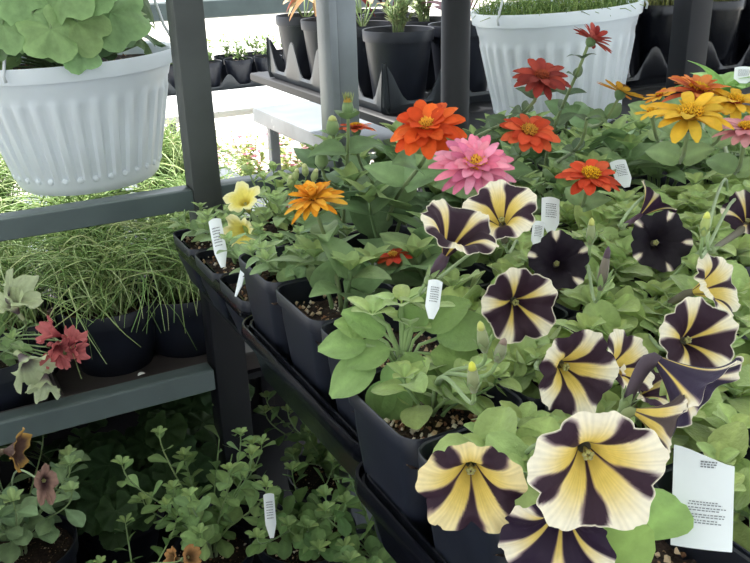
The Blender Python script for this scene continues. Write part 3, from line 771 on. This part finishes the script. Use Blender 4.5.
# ============================================================ GRASS SHELF (behind the left rails)
gs=thing('grass_shelf','low dark bench carrying the pots of wispy grass','bench',(-.6,1.10,0))
b=MB()
for k in range(9): y=1.10+k*.07; b.box((-1.2,y,Z(.615)),(.62,y+.066,Z(.605)))
b.build('slats',M['darkrail'],gs,smooth=False)
for x in (-1.15,.55):
    for y in (1.11,1.62): post('leg',x,y,x+.03,y+.03,0,Z(.616),'darkrail',gs)
b=MB(); b.box((-1.22,1.665,0),(.70,1.672,Z(.60))); b.box((-1.225,.2,0),(-1.218,1.67,Z(.45))); b.build('added_shade_skirt',M['darkrail'],gs,smooth=False)  # skirt added behind and at the left to keep light off the plants below
def grasstray(x0,x1,y0,y1,label):
    t=thing('carry_tray',label,'tray',(x0,y0,Z(.605)))
    mb=MB(); L=[]
    z=Z(.6045)
    for zz,o in ((0,.012),(.03,.004),(.032,0),(.036,0),(.036,.004),(.03,.006),(.004,.014)):
        L.append([V((x,y,z+zz)) for x,y in rrect(x0+o,y0+o,x1-o,y1-o,.02,4)])
    ids=mb.grid(L,closed=True); mb.cap(ids[0],True); mb.cap(ids[-1]); mb.build('tray_shell',M['grey2'],t,autos=True)
M['grey2']=mat('brown_grey_tray_plastic',(74,68,68),rough=.4,noise=.2,nscale=20,wear=((140,136,132),28,.68))
grasstray(.085,.47,1.098,1.29,'dusty brown grey carry tray under the two front grass pots')
grasstray(-.32,.075,1.10,1.29,'dusty brown grey carry tray at the left edge under the snapdragon')
def grasspot(px,py,d,r,h,label,nb=330,bright=1.0,X=None,Y=None,sp=.13,hh=.13,grains=20):
    if X is None:
        p=atZ(px,py,d); X,Y=p.x,p.y
    root=thing('potted_grass',label,'plant',(X,Y,Z(d)-h),'pots of wispy grass')
    roundpot(X,Y,Z(d),r,h,root,'black',.02,grains)
    mb=MB(); c=V((X,Y,Z(d)-.02))
    for k in range(nb):
        an=U(0,6.283); q=U(0,r*.55); b0=c+V((math.cos(an)*q,math.sin(an)*q,0))
        an2=U(0,6.283); out=U(.15,1)*sp; hz=hh*U(.45,1.1); o=V((math.cos(an2),math.sin(an2),0)); sd=V((-o.y,o.x,0))*U(-.09,.09)
        fall=hz*U(.1,1.35)*(out/sp)
        p1=b0+V((0,0,hz*.8))+o*out*.1-sd; p2=b0+V((0,0,hz*1.15))+o*out*.9+sd; p3=b0+V((0,0,hz-fall))+o*out*U(.35,1.1)+sd*2+V((U(-.04,.04),U(-.04,.04),0))
        col=vary(lin(rnd.choice([(176,202,132),(190,212,148),(150,180,110),(208,222,166),(134,166,98)])),.15)
        rr=U(.0008,.0014)
        mb.tube(bez(b0,p1,p2,p3,9),[rr*x for x in (1,1,1,1,1,.95,.9,.8,.6,.35)],3,col,cap=False)
    mb.build('grass_blades',M['grass'],root)
    return root
grasspot(107,298,.495,.078,.108,'left of the two front wispy grass pots behind the lower rail',270)
grasspot(182,285,.50,.078,.103,'right of the two front wispy grass pots, beside the tall post',270)
grasspot(18,312,.505,.070,.098,'front wispy grass pot at the left, its brown litter covered soil half bare',160,sp=.10,grains=60)
for i,(x,y,l) in enumerate(((.02,1.42,'second row grass pot at the left end under the white basket'),(.20,1.43,'second row grass pot directly under the hanging basket'),(.38,1.43,'second row grass pot behind the tall post'),(-.15,1.42,'second row grass pot cut off by the left picture edge'))):
    grasspot(0,0,.50,.076,.105,l,420,X=x,Y=y,hh=.15,sp=.13)
# far sunlit bench of grass
fb=thing('far_grass_bench','sunlit low bench behind holding more grass pots','bench',(-.6,1.75,0))
b=MB(); b.box((-.9,1.72,Z(.62)),(.75,2.35,Z(.605)),.004); b.build('bench_top',M['galv'],fb)
for x in (-.85,.68):
    for y in (1.75,2.28): post('leg',x,y,x+.03,y+.03,0,Z(.6205),'galv',fb)
for x,y,l in ((-.12,1.84,'sunlit grass pot at the left edge behind the white basket'),(.08,1.86,'sunlit grass pot behind the left half of the white basket'),(.28,1.88,'sunlit grass pot behind the right half of the white basket'),(.47,1.90,'sunlit grass pot between basket and tall post'),(-.30,1.84,'sunlit grass pot at the far left of the frame')):
    grasspot(0,0,.50,.076,.105,l,330,X=x,Y=y,hh=.15,sp=.14,grains=0)
# ============================================================ HANGING BASKETS
def basket(cx,cy,zt,R,h,label,rotf=0,flutes=32,tap=0):
    root=thing('hanging_basket',label,'basket',(cx,cy,zt-h))
    N=flutes*6; mb=MB(); L=[]
    prof=[(-h,.70,0),(-h+.006,.735,0),(-h*.93,.75,0),(-h*.88,.762,0),(-h*.86,.765,1),(-h*.6,.83,1),(-h*.30,.90,1),(-h*.27,.905,0),(-h*.22,.912,0),(-h*.20,.925,0),(-.022,.95,0),(-.0215,.985,0),(-.004,1,0),(0,.995,0),(-.003,.955,0),(-h*.3,.88,0)]
    for z,r,fl in prof:
        row=[]
        for k in range(N):
            a=6.28318*k/N; rr=R*(r-tap*min(1,-z/h))
            m=(k+rotf)%6
            if fl:
                rr+= (-.0030 if m in (2,3,4) else .0014)
            row.append(V((cx+rr*math.cos(a),cy+rr*math.sin(a),zt+z)))
        L.append(row)
    ids=mb.grid(L,closed=True); mb.cap(ids[0],True); mb.build('basket_bowl',M['white'],root,autos=True)
    # row of round dimples below the flutes
    db=MB()
    for k in range(flutes):
        a=6.28318*(k+.5)/flutes; rr=R*(.762-tap*.875); o=V((math.cos(a),math.sin(a),0)); s=V((-o.y,o.x,0)); p=V((cx,cy,zt-h*.875))+o*rr
        rings=[[p+o*e+(s*math.cos(q*.785)+V((0,0,1))*math.sin(q*.785))*w for q in range(8)] for e,w in ((-.001,.0050),(.0012,.0044),(.0020,.0024))]
        ids=db.grid(rings,closed=True); db.cap(ids[-1])
    db.build('dimples',M['white'],root)
    sm=MB(); rows=[]
    soilmesh(V((cx,cy,zt-.022)),R*.93,root,False,60)
    return root
# left basket with lobed leaf plant
BL=basket(.213,1.36,Z(.148),.156,.190,'white fluted hanging basket at upper left with large lobed green leaves',tap=.06)
c=V((.205,1.36,Z(.168)))
lf=MB();st=MB()
GB=lin((116,146,94))
for k in range(60):
    an=U(0,6.283); q=math.sqrt(U(0,1))*.135; hz=.025+U(0,.13)*(1-.5*q/.15)
    p=c+V((math.cos(an)*q,math.sin(an)*q,hz)); o=V((math.cos(an),math.sin(an),0))
    nrm=(V((0,0,.65))+o*.55+V((U(-.4,.4),U(-.9,.1),U(-.1,.3)))).normalized()
    lobed(lf,p,nrm,o+V((U(-.4,.4),U(-.4,.4),-.2)),U(.028,.046),vary(rnd.choice([GB,lin((142,168,116)),lin((84,110,70)),lin((100,128,82))]),.15),5,U(0,.45),.38)
    st.tube(bez(c+V((math.cos(an)*q*.2,math.sin(an)*q*.2,-.01)),c+V((0,0,hz*.4)),p-V((0,0,.02)),p,6),.0016,5,lin((120,146,96)),cap=False)
for q in ((84,66,1.23,.034),(84,40,1.23,.046),(40,30,1.24,.05),(118,30,1.26,.055),(72,8,1.24,.05),(10,40,1.24,.04),(58,46,1.22,.045),(100,4,1.25,.045),(20,2,1.25,.05)):
    p=atD(*q[:3]); lobed(lf,p+V((0,0,.02)),face(U(-.4,.4),.35,1),V((0,0,-1))+CR*U(-.5,.5),q[3],vary(lin((132,162,108)),.12),5,.25,.34)
    st.tube(bez(c,c+V((0,0,.08)),p+V((0,0,.05)),p+V((0,0,.02)),6),.0016,5,lin((120,146,96)),cap=False)
lf.build('foliage',M['leaf'],BL); st.build('stems',M['stem'],BL)
def hanger(root,cx,cy,zt,R,angs,ztop=H+.55):
    for a in angs:
        m=MB(); p=V((cx+math.cos(a)*R*.985,cy+math.sin(a)*R*.985,zt-.012)); 
        m.tube([p+V((math.cos(a)*.006,math.sin(a)*.006,-.004)),p+V((math.cos(a)*.008,math.sin(a)*.008,.004)),p.lerp(V((cx,cy,ztop)),.06),V((cx,cy,ztop))],.0022,6); m.build('hanger_wire',M['hook'],root)
    m=MB(); m.tube([V((cx,cy,ztop-.01)),V((cx,cy,ztop+.04)),V((cx+.012,cy,ztop+.055)),V((cx+.024,cy,ztop+.04))],.003,8); m.build('hook',M['hook'],root)
hanger(BL,.213,1.36,Z(.148),.156,(-.25,1.9,4.0))
# right basket
BR=basket(1.036,1.235,Z(.127),.150,.203,'white fluted basket behind the red zinnias, filled with low grassy green')
hanger(BR,1.036,1.235,Z(.127),.150,(3.35,1.2,5.4))
BR.rotation_euler=Matrix.Rotation(math.radians(-4),3,FW).to_euler(); BR.location.z+=.010
BL.rotation_euler=Matrix.Rotation(math.radians(-2),3,FW).to_euler()
c=V((1.036,1.235,Z(.139))); mb=MB()
for k in range(700):
    an=U(0,6.283); q=math.sqrt(U(0,1))*.14; b0=c+V((math.cos(an)*q,math.sin(an)*q,-.01)); o=V((U(-1,1),U(-1,1),0)); hz=U(.02,.06)
    mb.tube(bez(b0,b0+V((0,0,hz)),b0+V((0,0,hz))+o*.02,b0+V((0,0,hz*.7))+o*.035,4),[.0009,.001,.0009,.0008,.0004],3,vary(lin(rnd.choice([(120,152,74),(146,170,92),(98,130,62)])),.15),cap=False)
mb.build('foliage',M['grass'],BR)
# ============================================================ BACK BENCH with carrier trays
bb=thing('back_bench','dark bench behind the posts carrying round black pots and the right basket','bench',(.7,1.12,0))
b=MB(); b.box((.80,1.115,Z(.345)),(2.4,1.40,Z(.325)),.003); b.box((.79,1.405,Z(.345)),(2.4,2.2,Z(.325)),.003); b.build('bench_top',M['darkrail'],bb,autos=True)
for x,y in ((1.3,1.13),(2.34,1.13),(1.3,2.15),(2.34,2.15)): post('leg',x,y,x+.035,y+.035,0,Z(.3455),'darkrail',bb)
b=MB(); b.box((1.05,1.62,0),(2.4,1.627,Z(.346))); b.build('added_shade_skirt',M['darkrail'],bb,smooth=False)  # added skirt, blocks light coming through under the back bench
def carrier(x0,y0,nx,ny,p,zb,label,hp=.075,material='grey'):
    """shuttle tray with a wall that peaks between the pots and dips in front of each"""
    t=thing('carrier_tray',label,'tray',(x0,y0,zb)); mb=MB()
    x1=x0+nx*p;y1=y0+ny*p
    def wall(a,bp,n,nrm):
        S=n*14; rows=[[],[],[],[],[]]
        for i in range(S+1):
            s=i/S; q=a.lerp(bp,s); ph=(s*n)%1; 
            w=abs(ph-.5)*2   # 1 between pots
            top=.022+(hp-.022)*ss(.25,1.0,w)
            rows[0].append(q-nrm*.012+V((0,0,.001))); rows[1].append(q-nrm*.002+V((0,0,.016))); rows[2].append(q-nrm*.004+V((0,0,top)))
            rows[3].append(q-nrm*.007+V((0,0,top))); rows[4].append(q-nrm*.015+V((0,0,.003)))
        mb.grid(rows)
    z=zb
    wall(V((x0,y0,z)),V((x1,y0,z)),nx,V((0,-1,0))); wall(V((x1,y0,z)),V((x1,y1,z)),ny,V((1,0,0)))
    wall(V((x1,y1,z)),V((x0,y1,z)),nx,V((0,1,0))); wall(V((x0,y1,z)),V((x0,y0,z)),ny,V((-1,0,0)))
    mb.box((x0+.012,y0+.012,z),(x1-.012,y1-.012,z+.003)); mb.build('tray_shell',M[material],t,autos=True)
    return t
zc=Z(.3245)
carrier(.80,1.47,3,4,.155,zc,'grey carrier tray with peaked walls holding the big round pots',hp=.10)
def bigpot(x,y,label,plant):
    root=thing('potted_plant',label,'plant',(x,y,zc+.004)); roundpot(x,y,zc+.004+.150,.073,.148,root,'black',.02,30)
    lf=MB();st=MB(); c=V((x,y,zc+.14))
    plant(lf,st,c); finish(root,lf,st,'leaf')
def grassy(lf,st,c):
    for k in range(26):
        an=U(0,6.28); o=V((math.cos(an),math.sin(an),0)); h=U(.04,.10); tip=c+o*U(.01,.04)+V((0,0,h)); st.tube([c+o*.01,c+o*.012+V((0,0,h*.6)),tip],.0016,5,G_STEM)
        for j in range(6): leaf(lf,c.lerp(tip,.3+.12*j),o*U(-1,1)+V((U(-1,1),U(-1,1),.6)),V((0,0,1)),.026,.007,vary(lin((140,152,110)),.15),'ov',.3,.1,nr=4)
def dark_leaf(lf,st,c):
    for k in range(9):
        an=U(0,6.28); o=V((math.cos(an),math.sin(an),0)); p=c+o*.04+V((0,0,U(.03,.07))); st.tube([c,p],.002,5,lin((90,50,60))); leaf(lf,p,o+V((0,0,.3)),V((0,0,1)),.055,.04,vary(lin((66,40,52)),.15),'ov',.6,.1)
def orange_leaf(lf,st,c):
    for k in range(12):
        an=U(0,6.28); o=V((math.cos(an),math.sin(an),0)); p=c+o*.05+V((0,0,U(.04,.10))); st.tube([c,c+V((0,0,.05)),p],.002,5,lin((120,90,70))); leaf(lf,p,o+V((0,0,-.9)),o+V((0,0,.6)),.08,.034,vary(lin(rnd.choice([(206,160,120),(150,80,60),(190,170,130),(120,60,60)])),.12),'zin',.4,.15,wav=.12)
def sparse(lf,st,c):
    for k in range(8):
        an=U(0,6.28); o=V((math.cos(an),math.sin(an),0)); p=c+o*.05+V((0,0,U(.03,.08))); st.tube([c,p],.0016,5,G_STEM); leaf(lf,p,o,V((0,0,1)),.035,.016,vary(lin((200,170,130)),.12),'ov',.6,.1)
pl=[[('largest black round pot with sparse pale green sprigs, right behind the galvanised post',grassy),('round pot with a few pale tan leaves behind the galvanised post',sparse),('round pot with drooping orange and maroon leaves in the back carrier tray',orange_leaf),('farthest round pot at the left end of the back carrier tray',sparse)],
    [('round pot with dark maroon leaves just left of the black post',dark_leaf),('round pot with pink sprigs near the black post, second row',grassy),('round pot in the second row with maroon leaves, hidden behind the sprigs',dark_leaf),('round pot with tan sprigs, second row, far corner',sparse)]]
for j in range(2):
    for i in range(4):
        l,f_=pl[j][i]; bigpot(.8775+.155*j,1.5475+.155*i,l,f_)
carrier(1.30,1.42,5,2,.165,zc,'black carrier tray of big pots to the right of the white basket',hp=.085,material='tray')
for i in range(5):
    for j in range(2):
        x=1.3825+.165*i;y=1.5025+.165*j
        root=thing('potted_grass',['black pot of yellow green grass beside the right white basket','black pot of yellow green grass left of the dark square post','black pot of yellow green grass right of the dark square post','black pot of yellow green grass at the right picture edge','black pot of yellow green grass beyond the right picture edge'][i]+(', front row' if j==0 else ', back row'),'plant',(x,y,zc+.004),'black pots of yellow green grass at upper right')
        roundpot(x,y,zc+.004+.165,.078,.163,root,'tray',.02,0)
        mb=MB(); c=V((x,y,zc+.155))
        for k in range(150):
            an=U(0,6.28); q=U(0,.07); b0=c+V((math.cos(an)*q,math.sin(an)*q,0)); o=V((U(-1,1),U(-1,1),0)); hz=U(.03,.08)
            mb.tube(bez(b0,b0+V((0,0,hz)),b0+V((0,0,hz))+o*.02,b0+V((0,0,hz*.6))+o*.05,4),[.0011]*4+[.0005],3,vary(lin(rnd.choice([(150,156,92),(170,172,104),(120,130,78)])),.15),cap=False)
        mb.build('grass_blades',M['grass'],root)
# ============================================================ SUNLIT BACKGROUND (upper left)
lb=thing('low_bench','low pale bench end with a round bolt hole behind the galvanised post','bench',(.9,2.0,0))
b=MB(); b.box((.925,1.86,Z(.50)),(1.25,2.55,Z(.485)),.003); b.box((.92,1.855,Z(.53)),(.927,2.56,Z(.485)),.001); b.build('side_panel',M['galv'],lb,autos=True)
b=MB(); b.tube([V((.9185,1.95,Z(.510))),V((.9205,1.95,Z(.510)))],.008,16); b.build('bolt_hole',M['darkrail'],lb)
for y in (1.9,2.5): post('leg',.95,y,.98,y+.03,0,Z(.5005),'galv',lb)
wt=thing('display_table','white table glaring in the sun behind the row of small potted flowers','table',(.8,3.1,0))
b=MB(); b.box((.75,3.12,Z(.62)),(1.75,3.50,Z(.575)),.018); b.build('table_top',M['bench'],wt,autos=True)
for x in (.8,1.68):
    for y in (3.16,3.42): post('leg',x,y,x+.03,y+.03,0,Z(.62),'galv',wt)
pb=thing('pot_rack','low grey rack carrying the sunlit row of small potted flowers','bench',(.5,2.7,0))
b=MB(); b.box((.42,2.62,Z(.91)),(1.5,3.04,Z(.88)),.005); b.build('rack_top',M['rail'],pb,autos=True)
for x in (.45,1.44):
    for y in (2.65,2.98): post('leg',x,y,x+.03,y+.03,0,Z(.9105),'rail',pb)
k=0
smallsp=['farthest left','second from the left','third from the left','fourth from the left','fifth from the left','sixth from the left','right end']
for rw in range(2):
    for i in range(7):
        x=.56+.135*i+.04*rw; y=2.72+.2*rw
        root=thing('potted_flower','small sunlit pot of pale pink flowers, '+smallsp[i]+(' of the front row' if rw==0 else ' of the back row'),'plant',(x,y,Z(.88)),'small sunlit flower pots')
        roundpot(x,y,Z(.88)+.085,.05,.0845,root,'grey',.015,0,n=24)
        lf=MB();st=MB(); c=V((x,y,Z(.88)+.075))
        for q in range(14):
            an=U(0,6.28); o=V((math.cos(an),math.sin(an),0)); tip=c+o*U(.01,.06)+V((0,0,U(.06,.18)))
            shoot(lf,st,c,tip,9,.034,.018,lin((176,194,120)),'ov',.0014)
        finish(root,lf,st,'leaf')
        fm=MB()
        for q in range(26):
            an=U(0,6.28); p=c+V((math.cos(an)*U(0,.07),math.sin(an)*U(0,.07),U(.05,.19))); col=vary(lin(rnd.choice([(240,190,200),(250,240,240),(236,160,180)])),.05)
            for j in range(5): leaf(fm,p,V((math.cos(j*1.257),math.sin(j*1.257),.4)),V((0,0,1)),.018,.014,col,'ov',.3,.1,nr=3)
        fm.build('blossoms',M['zinnia'],root,label='pale pink blossoms')
        k+=1
# far bench with white flowers
wb=thing('far_bench','far sunlit bench with a dark flat of white flowers at upper left','bench',(.9,3.4,0))
b=MB(); b.box((.7,3.55,Z(.62)),(2.6,4.1,Z(.60)),.005); b.build('bench_top',M['rail'],wb,autos=True)
for x in (.75,2.5):
    for y in (3.6,4.05): post('leg',x,y,x+.03,y+.03,0,Z(.6205),'rail',wb)
carrier(.92,3.60,6,2,.14,Z(.5995),'dark carrier tray of white flowers on the far bench',hp=.07)
for i in range(6):
    for j in range(2):
        x=.99+.14*i;y=3.67+.14*j
        root=thing('potted_flower','dark pot of white flowers on the far bench, '+smallsp[i]+(' in front' if j==0 else ' behind'),'plant',(x,y,Z(.5965)+.004),'white flowers on the far bench')
        roundpot(x,y,Z(.5965)+.12,.064,.115,root,'black',.015,0,n=24)
        lf=MB();st=MB(); c=V((x,y,Z(.5965)+.11))
        for q in range(9):
            an=U(0,6.28); o=V((math.cos(an),math.sin(an),0)); tip=c+o*U(.01,.06)+V((0,0,U(.03,.10)))
            shoot(lf,st,c,tip,4,.034,.016,lin((130,156,98)),'ov',.0014)
        finish(root,lf,st,'leaf')
        fm=MB()
        for q in range(16):
            an=U(0,6.28); p=c+V((math.cos(an)*U(0,.08),math.sin(an)*U(0,.08),U(.03,.12))); col=lin((250,250,248))
            for z_ in range(5): leaf(fm,p,V((math.cos(z_*1.257),math.sin(z_*1.257),.4)),V((0,0,1)),.02,.015,col,'ov',.3,.1,nr=3)
        fm.build('blossoms',M['zinnia'],root,label='white blossoms')
# upper far beam
ub=thing('overhead_rack','grey blue steel rack crossing the top left behind everything','rack',(.9,4.3,0))
b=MB(); b.box((.7,4.4,Z(.36)),(2.6,4.46,Z(.27)),.006); b.build('beam',M['rail'],ub,autos=True)
b=MB(); b.box((.7,4.5,Z(.26)),(2.6,5.0,Z(.235)),.006); b.build('shelf',M['galv'],ub,autos=True)
for x in (.72,2.5): post('post',x,4.46,x+.05,4.50,0,H+.4,'rail',ub)
# ============================================================ LEFT SNAPDRAGON / pale petunias
p0=atZ(-8,352,.51)
r=thing('potted_petunia','pale green and coral red ruffled flowers at the left picture edge above the lower rail','plant',(p0.x,p0.y,Z(.603)))
roundpot(p0.x,p0.y,Z(.51),.062,.092,r,'black',.02,40)
c=V((p0.x,p0.y,Z(.53)))
lf,st=clump(r,c,6,.06,.05,.035,.02,G_PET2)
def pal_pg(th,t,s): return mix(lin((110,96,104)),lin((206,216,178)),ss(.12,.45,t))
def pal_cor(th,t,s): return mix(lin((140,64,70)),lin((206,116,118)),ss(.1,.5,t))
for a_ in ((22,290,56,(.75,.5,.35),pal_pg,.060,(196,206,168)),(34,372,60,(.65,-.55,.4),pal_pg,.060,(190,200,160)),(44,392,44,(.1,-.8,.5),pal_pg,.044,(190,200,160)),(8,300,44,(-.2,.6,.6),pal_pg,.044,(190,200,160)),
           (64,352,44,(.7,-.3,.45),pal_cor,.044,(196,110,112)),(76,334,34,(.5,.75,.2),pal_cor,.034,(196,110,112)),(44,330,40,(-.6,.3,.5),pal_cor,.040,(186,104,106)),(56,362,40,(.1,-.8,.4),pal_cor,.040,(186,104,106)),(82,352,28,(.9,-.1,.2),pal_cor,.03,(196,110,112))):
    e,ax=petunia(r,a_[0],a_[1],a_[2],a_[3],real=a_[5],pal=a_[4],ruf=.2,cup=.9,nd=.25,tube=.7,dist=1.17,rot=U(0,1),tubecol=lin(a_[6]))
    stemcurve(st,c,e,ax,.0014,G_STEM)
finish(r,lf,st)
# ============================================================ LOWER SHELF (shaded)
ls=thing('lower_shelf','dark lower shelf under the bench crowded with shaded potted plants','shelf',(-.3,.6,0))
b=MB(); b.box((-.49,.30,Z(.965)),(.98,1.04,Z(.95)),.003); b.box((-.9,1.10,Z(.965)),(.98,1.55,Z(.95)),.003); b.build('shelf_board',M['darkrail'],ls,autos=True)
b=MB(); b.box((-.50,.22,0),(-.494,1.05,Z(.57))); b.box((-.50,.212,0),(.285,.218,Z(.50))); b.build('added_shade_skirt',M['darkrail'],ls,smooth=False)  # side and front panels added out of view to darken the lower shelf
for x in (-.48,.93):
    for y in (.32,1.50): post('leg',x,y,x+.03,y+.03,0,Z(.966),'darkrail',ls)
def lowpot(px,py,d,label,kind,name='potted_petunia',r=.075,**kw):
    p=atZ(px,py,d); root=thing(name,label,'plant',(p.x,p.y,Z(.9495)))
    roundpot(p.x,p.y,Z(d),r,.95-d-.001,root,'black',.018,50)
    c=V((p.x,p.y,Z(d)-.012)); kind(root,c,**kw); return root
G_LOW=lin((116,148,92))
def k_pet(root,c,n=12,sp=.09,h=.09,L=.032,W=.018,col=G_LOW,per=8,extra=None):
    lf,st=clump(root,c,n,sp,h,L,W,col,'sp',per=per,bend=.4)
    if extra: extra(lf,st,c,root)
    finish(root,lf,st,'leaf')
def k_ger(root,c,n=34,sp=.12,h=.10,R=(.024,.042),col=lin((70,96,60))):
    lf=MB();st=MB()
    for k in range(n):
        an=U(0,6.283);q=math.sqrt(U(0,1))*sp; o=V((math.cos(an),math.sin(an),0)); p=c+o*q+V((0,0,h*U(.3,1.1)*(1-.4*q/sp)))
        lobed(lf,p,(V((0,0,1))+o*.4+V((0,-.4,0))+V((U(-.3,.3),U(-.3,.3),0))).normalized(),o,U(*R),vary(col,.15),7,U(0,.2),.10)
        st.tube(bez(c,c+V((0,0,h*.4)),p-V((0,0,.02)),p,5),.0016,5,lin((100,120,76)),cap=False)
    finish(root,lf,st,'leaf')
lowpot(306,530,.80,'shaded petunia in a round black pot with a white tag under the bench edge',k_pet,n=12,sp=.115,h=.10,L=.040,W=.026)
lowpot(212,548,.82,'bushy shaded petunia with small leaves left of the tagged pot',k_pet,r=.06,n=19,sp=.10,h=.18,L=.036,W=.023,col=lin((150,180,118)))
lowpot(380,560,.80,'shaded small leaved plant directly beneath the tray edge',k_pet,n=14,sp=.12,h=.11,L=.038,W=.024,col=lin((126,156,100)))
lowpot(330,470,.86,'shaded plant with long leafy shoots behind the tagged pot',k_pet,n=14,sp=.12,h=.15,L=.038,W=.024,col=lin((124,152,98)))
lowpot(175,470,.86,'geranium with round dark leaves in deep shade below the lower rail',k_ger,'potted_geranium')
lowpot(118,505,.86,'geranium with round dark leaves at the bottom, centre of the left shade',k_ger,'potted_geranium')
lowpot(190,400,.86,'geranium in deepest shade behind the bench leg',k_ger,'potted_geranium')
lowpot(60,470,.88,'geranium with few leaves behind the brown petunias',k_ger,'potted_geranium',n=16)
def brown(lf,st,c,root):
    def pb1(th,t,s): return mix(lin((84,60,52)),lin((178,140,70)),ss(.55,1,t)*.9)
    def pb2(th,t,s): return mix(lin((80,56,60)),lin((146,116,104)),ss(.1,.6,t))
    for a_ in ((21,450,42,(.9,.1,.25),pb1,.046),(46,485,42,(.45,-.1,.8),pb2,.044)):
        e,ax=petunia(root,a_[0],a_[1],a_[2],a_[3],real=a_[5],pal=a_[4],ruf=.14,nd=.32,cup=.4,squash=(0,.5),tube=.8,tubecol=lin((110,96,80)))
        stemcurve(st,c,e,ax,.0014,G_STEM)
lowpot(20,545,.76,'grey green petunia with two brown yellow flowers at the lower left',k_pet,n=12,sp=.11,h=.15,L=.042,W=.028,col=lin((136,162,122)),extra=brown)
def tan(lf,st,c,root):
    def pb(th,t,s): return mix(lin((110,80,50)),lin((190,140,90)),ss(.2,.8,t))
    for a_ in ((170,557,20,(-.6,.3,.5)),(192,556,22,(.6,.3,.5))):
        e,ax=petunia(root,a_[0],a_[1],a_[2],a_[3],real=.026,pal=pb,ruf=.12,cup=.3,tube=.6,tubecol=lin((130,110,80))); stemcurve(st,c,e,ax,.0012,G_STEM)
lowpot(138,606,.80,'shaded petunia with two tan blooms cut by the bottom edge',k_pet,n=9,sp=.09,h=.08,extra=tan)
ptag(270,513,1.14,.014,.05,(.1,.4,1),'worn white and green tag in the shaded round pot below the bench',lean=.0,printing=1,shape='t')
# litter on the lower rail tray
ltr=MB()
for q in ((140,378),(150,382),(128,380),(160,372)):
    p=atZ(q[0],q[1],.570)
lit=thing('fallen_petal','small white fallen petal on the carry tray by the lower rail','petal',atZ(138,376,.5715))
m=MB(); leaf(m,atZ(138,376,.5705),V((1,.3,.1)),V((0,0,1)),.012,.008,lin((235,235,235)),'ov',.5,.2); m.build('petal',M['zinnia'],lit)
# ============================================================ LIGHT, CAMERA
w=bpy.data.worlds.new('World'); sc.world=w; w.use_nodes=True
bg=w.node_tree.nodes['Background']; bg.inputs[0].default_value=(.86,.93,1.0,1); bg.inputs[1].default_value=1.75
sd=bpy.data.lights.new('sun','SUN'); sd.energy=11; sd.angle=math.radians(.6); sd.color=(1,.96,.88)
so=bpy.data.objects.new('sun',sd); C.objects.link(so)
S=V((-.30,.60,1.0)).normalized(); so.rotation_euler=S.to_track_quat('Z','Y').to_euler()
cd=bpy.data.cameras.new('camera'); co=bpy.data.objects.new('camera',cd); C.objects.link(co)
cd.sensor_width=36; cd.lens=F/750*36; cd.clip_start=.01; cd.clip_end=60
co.matrix_world=Matrix(((CR.x,CU.x,-FW.x,0),(CR.y,CU.y,-FW.y,0),(CR.z,CU.z,-FW.z,H),(0,0,0,1)))
sc.camera=co
vs=sc.view_settings; vs.view_transform='Standard'; vs.look='None'; vs.gamma=1; vs.use_curve_mapping=False; vs.exposure=.28
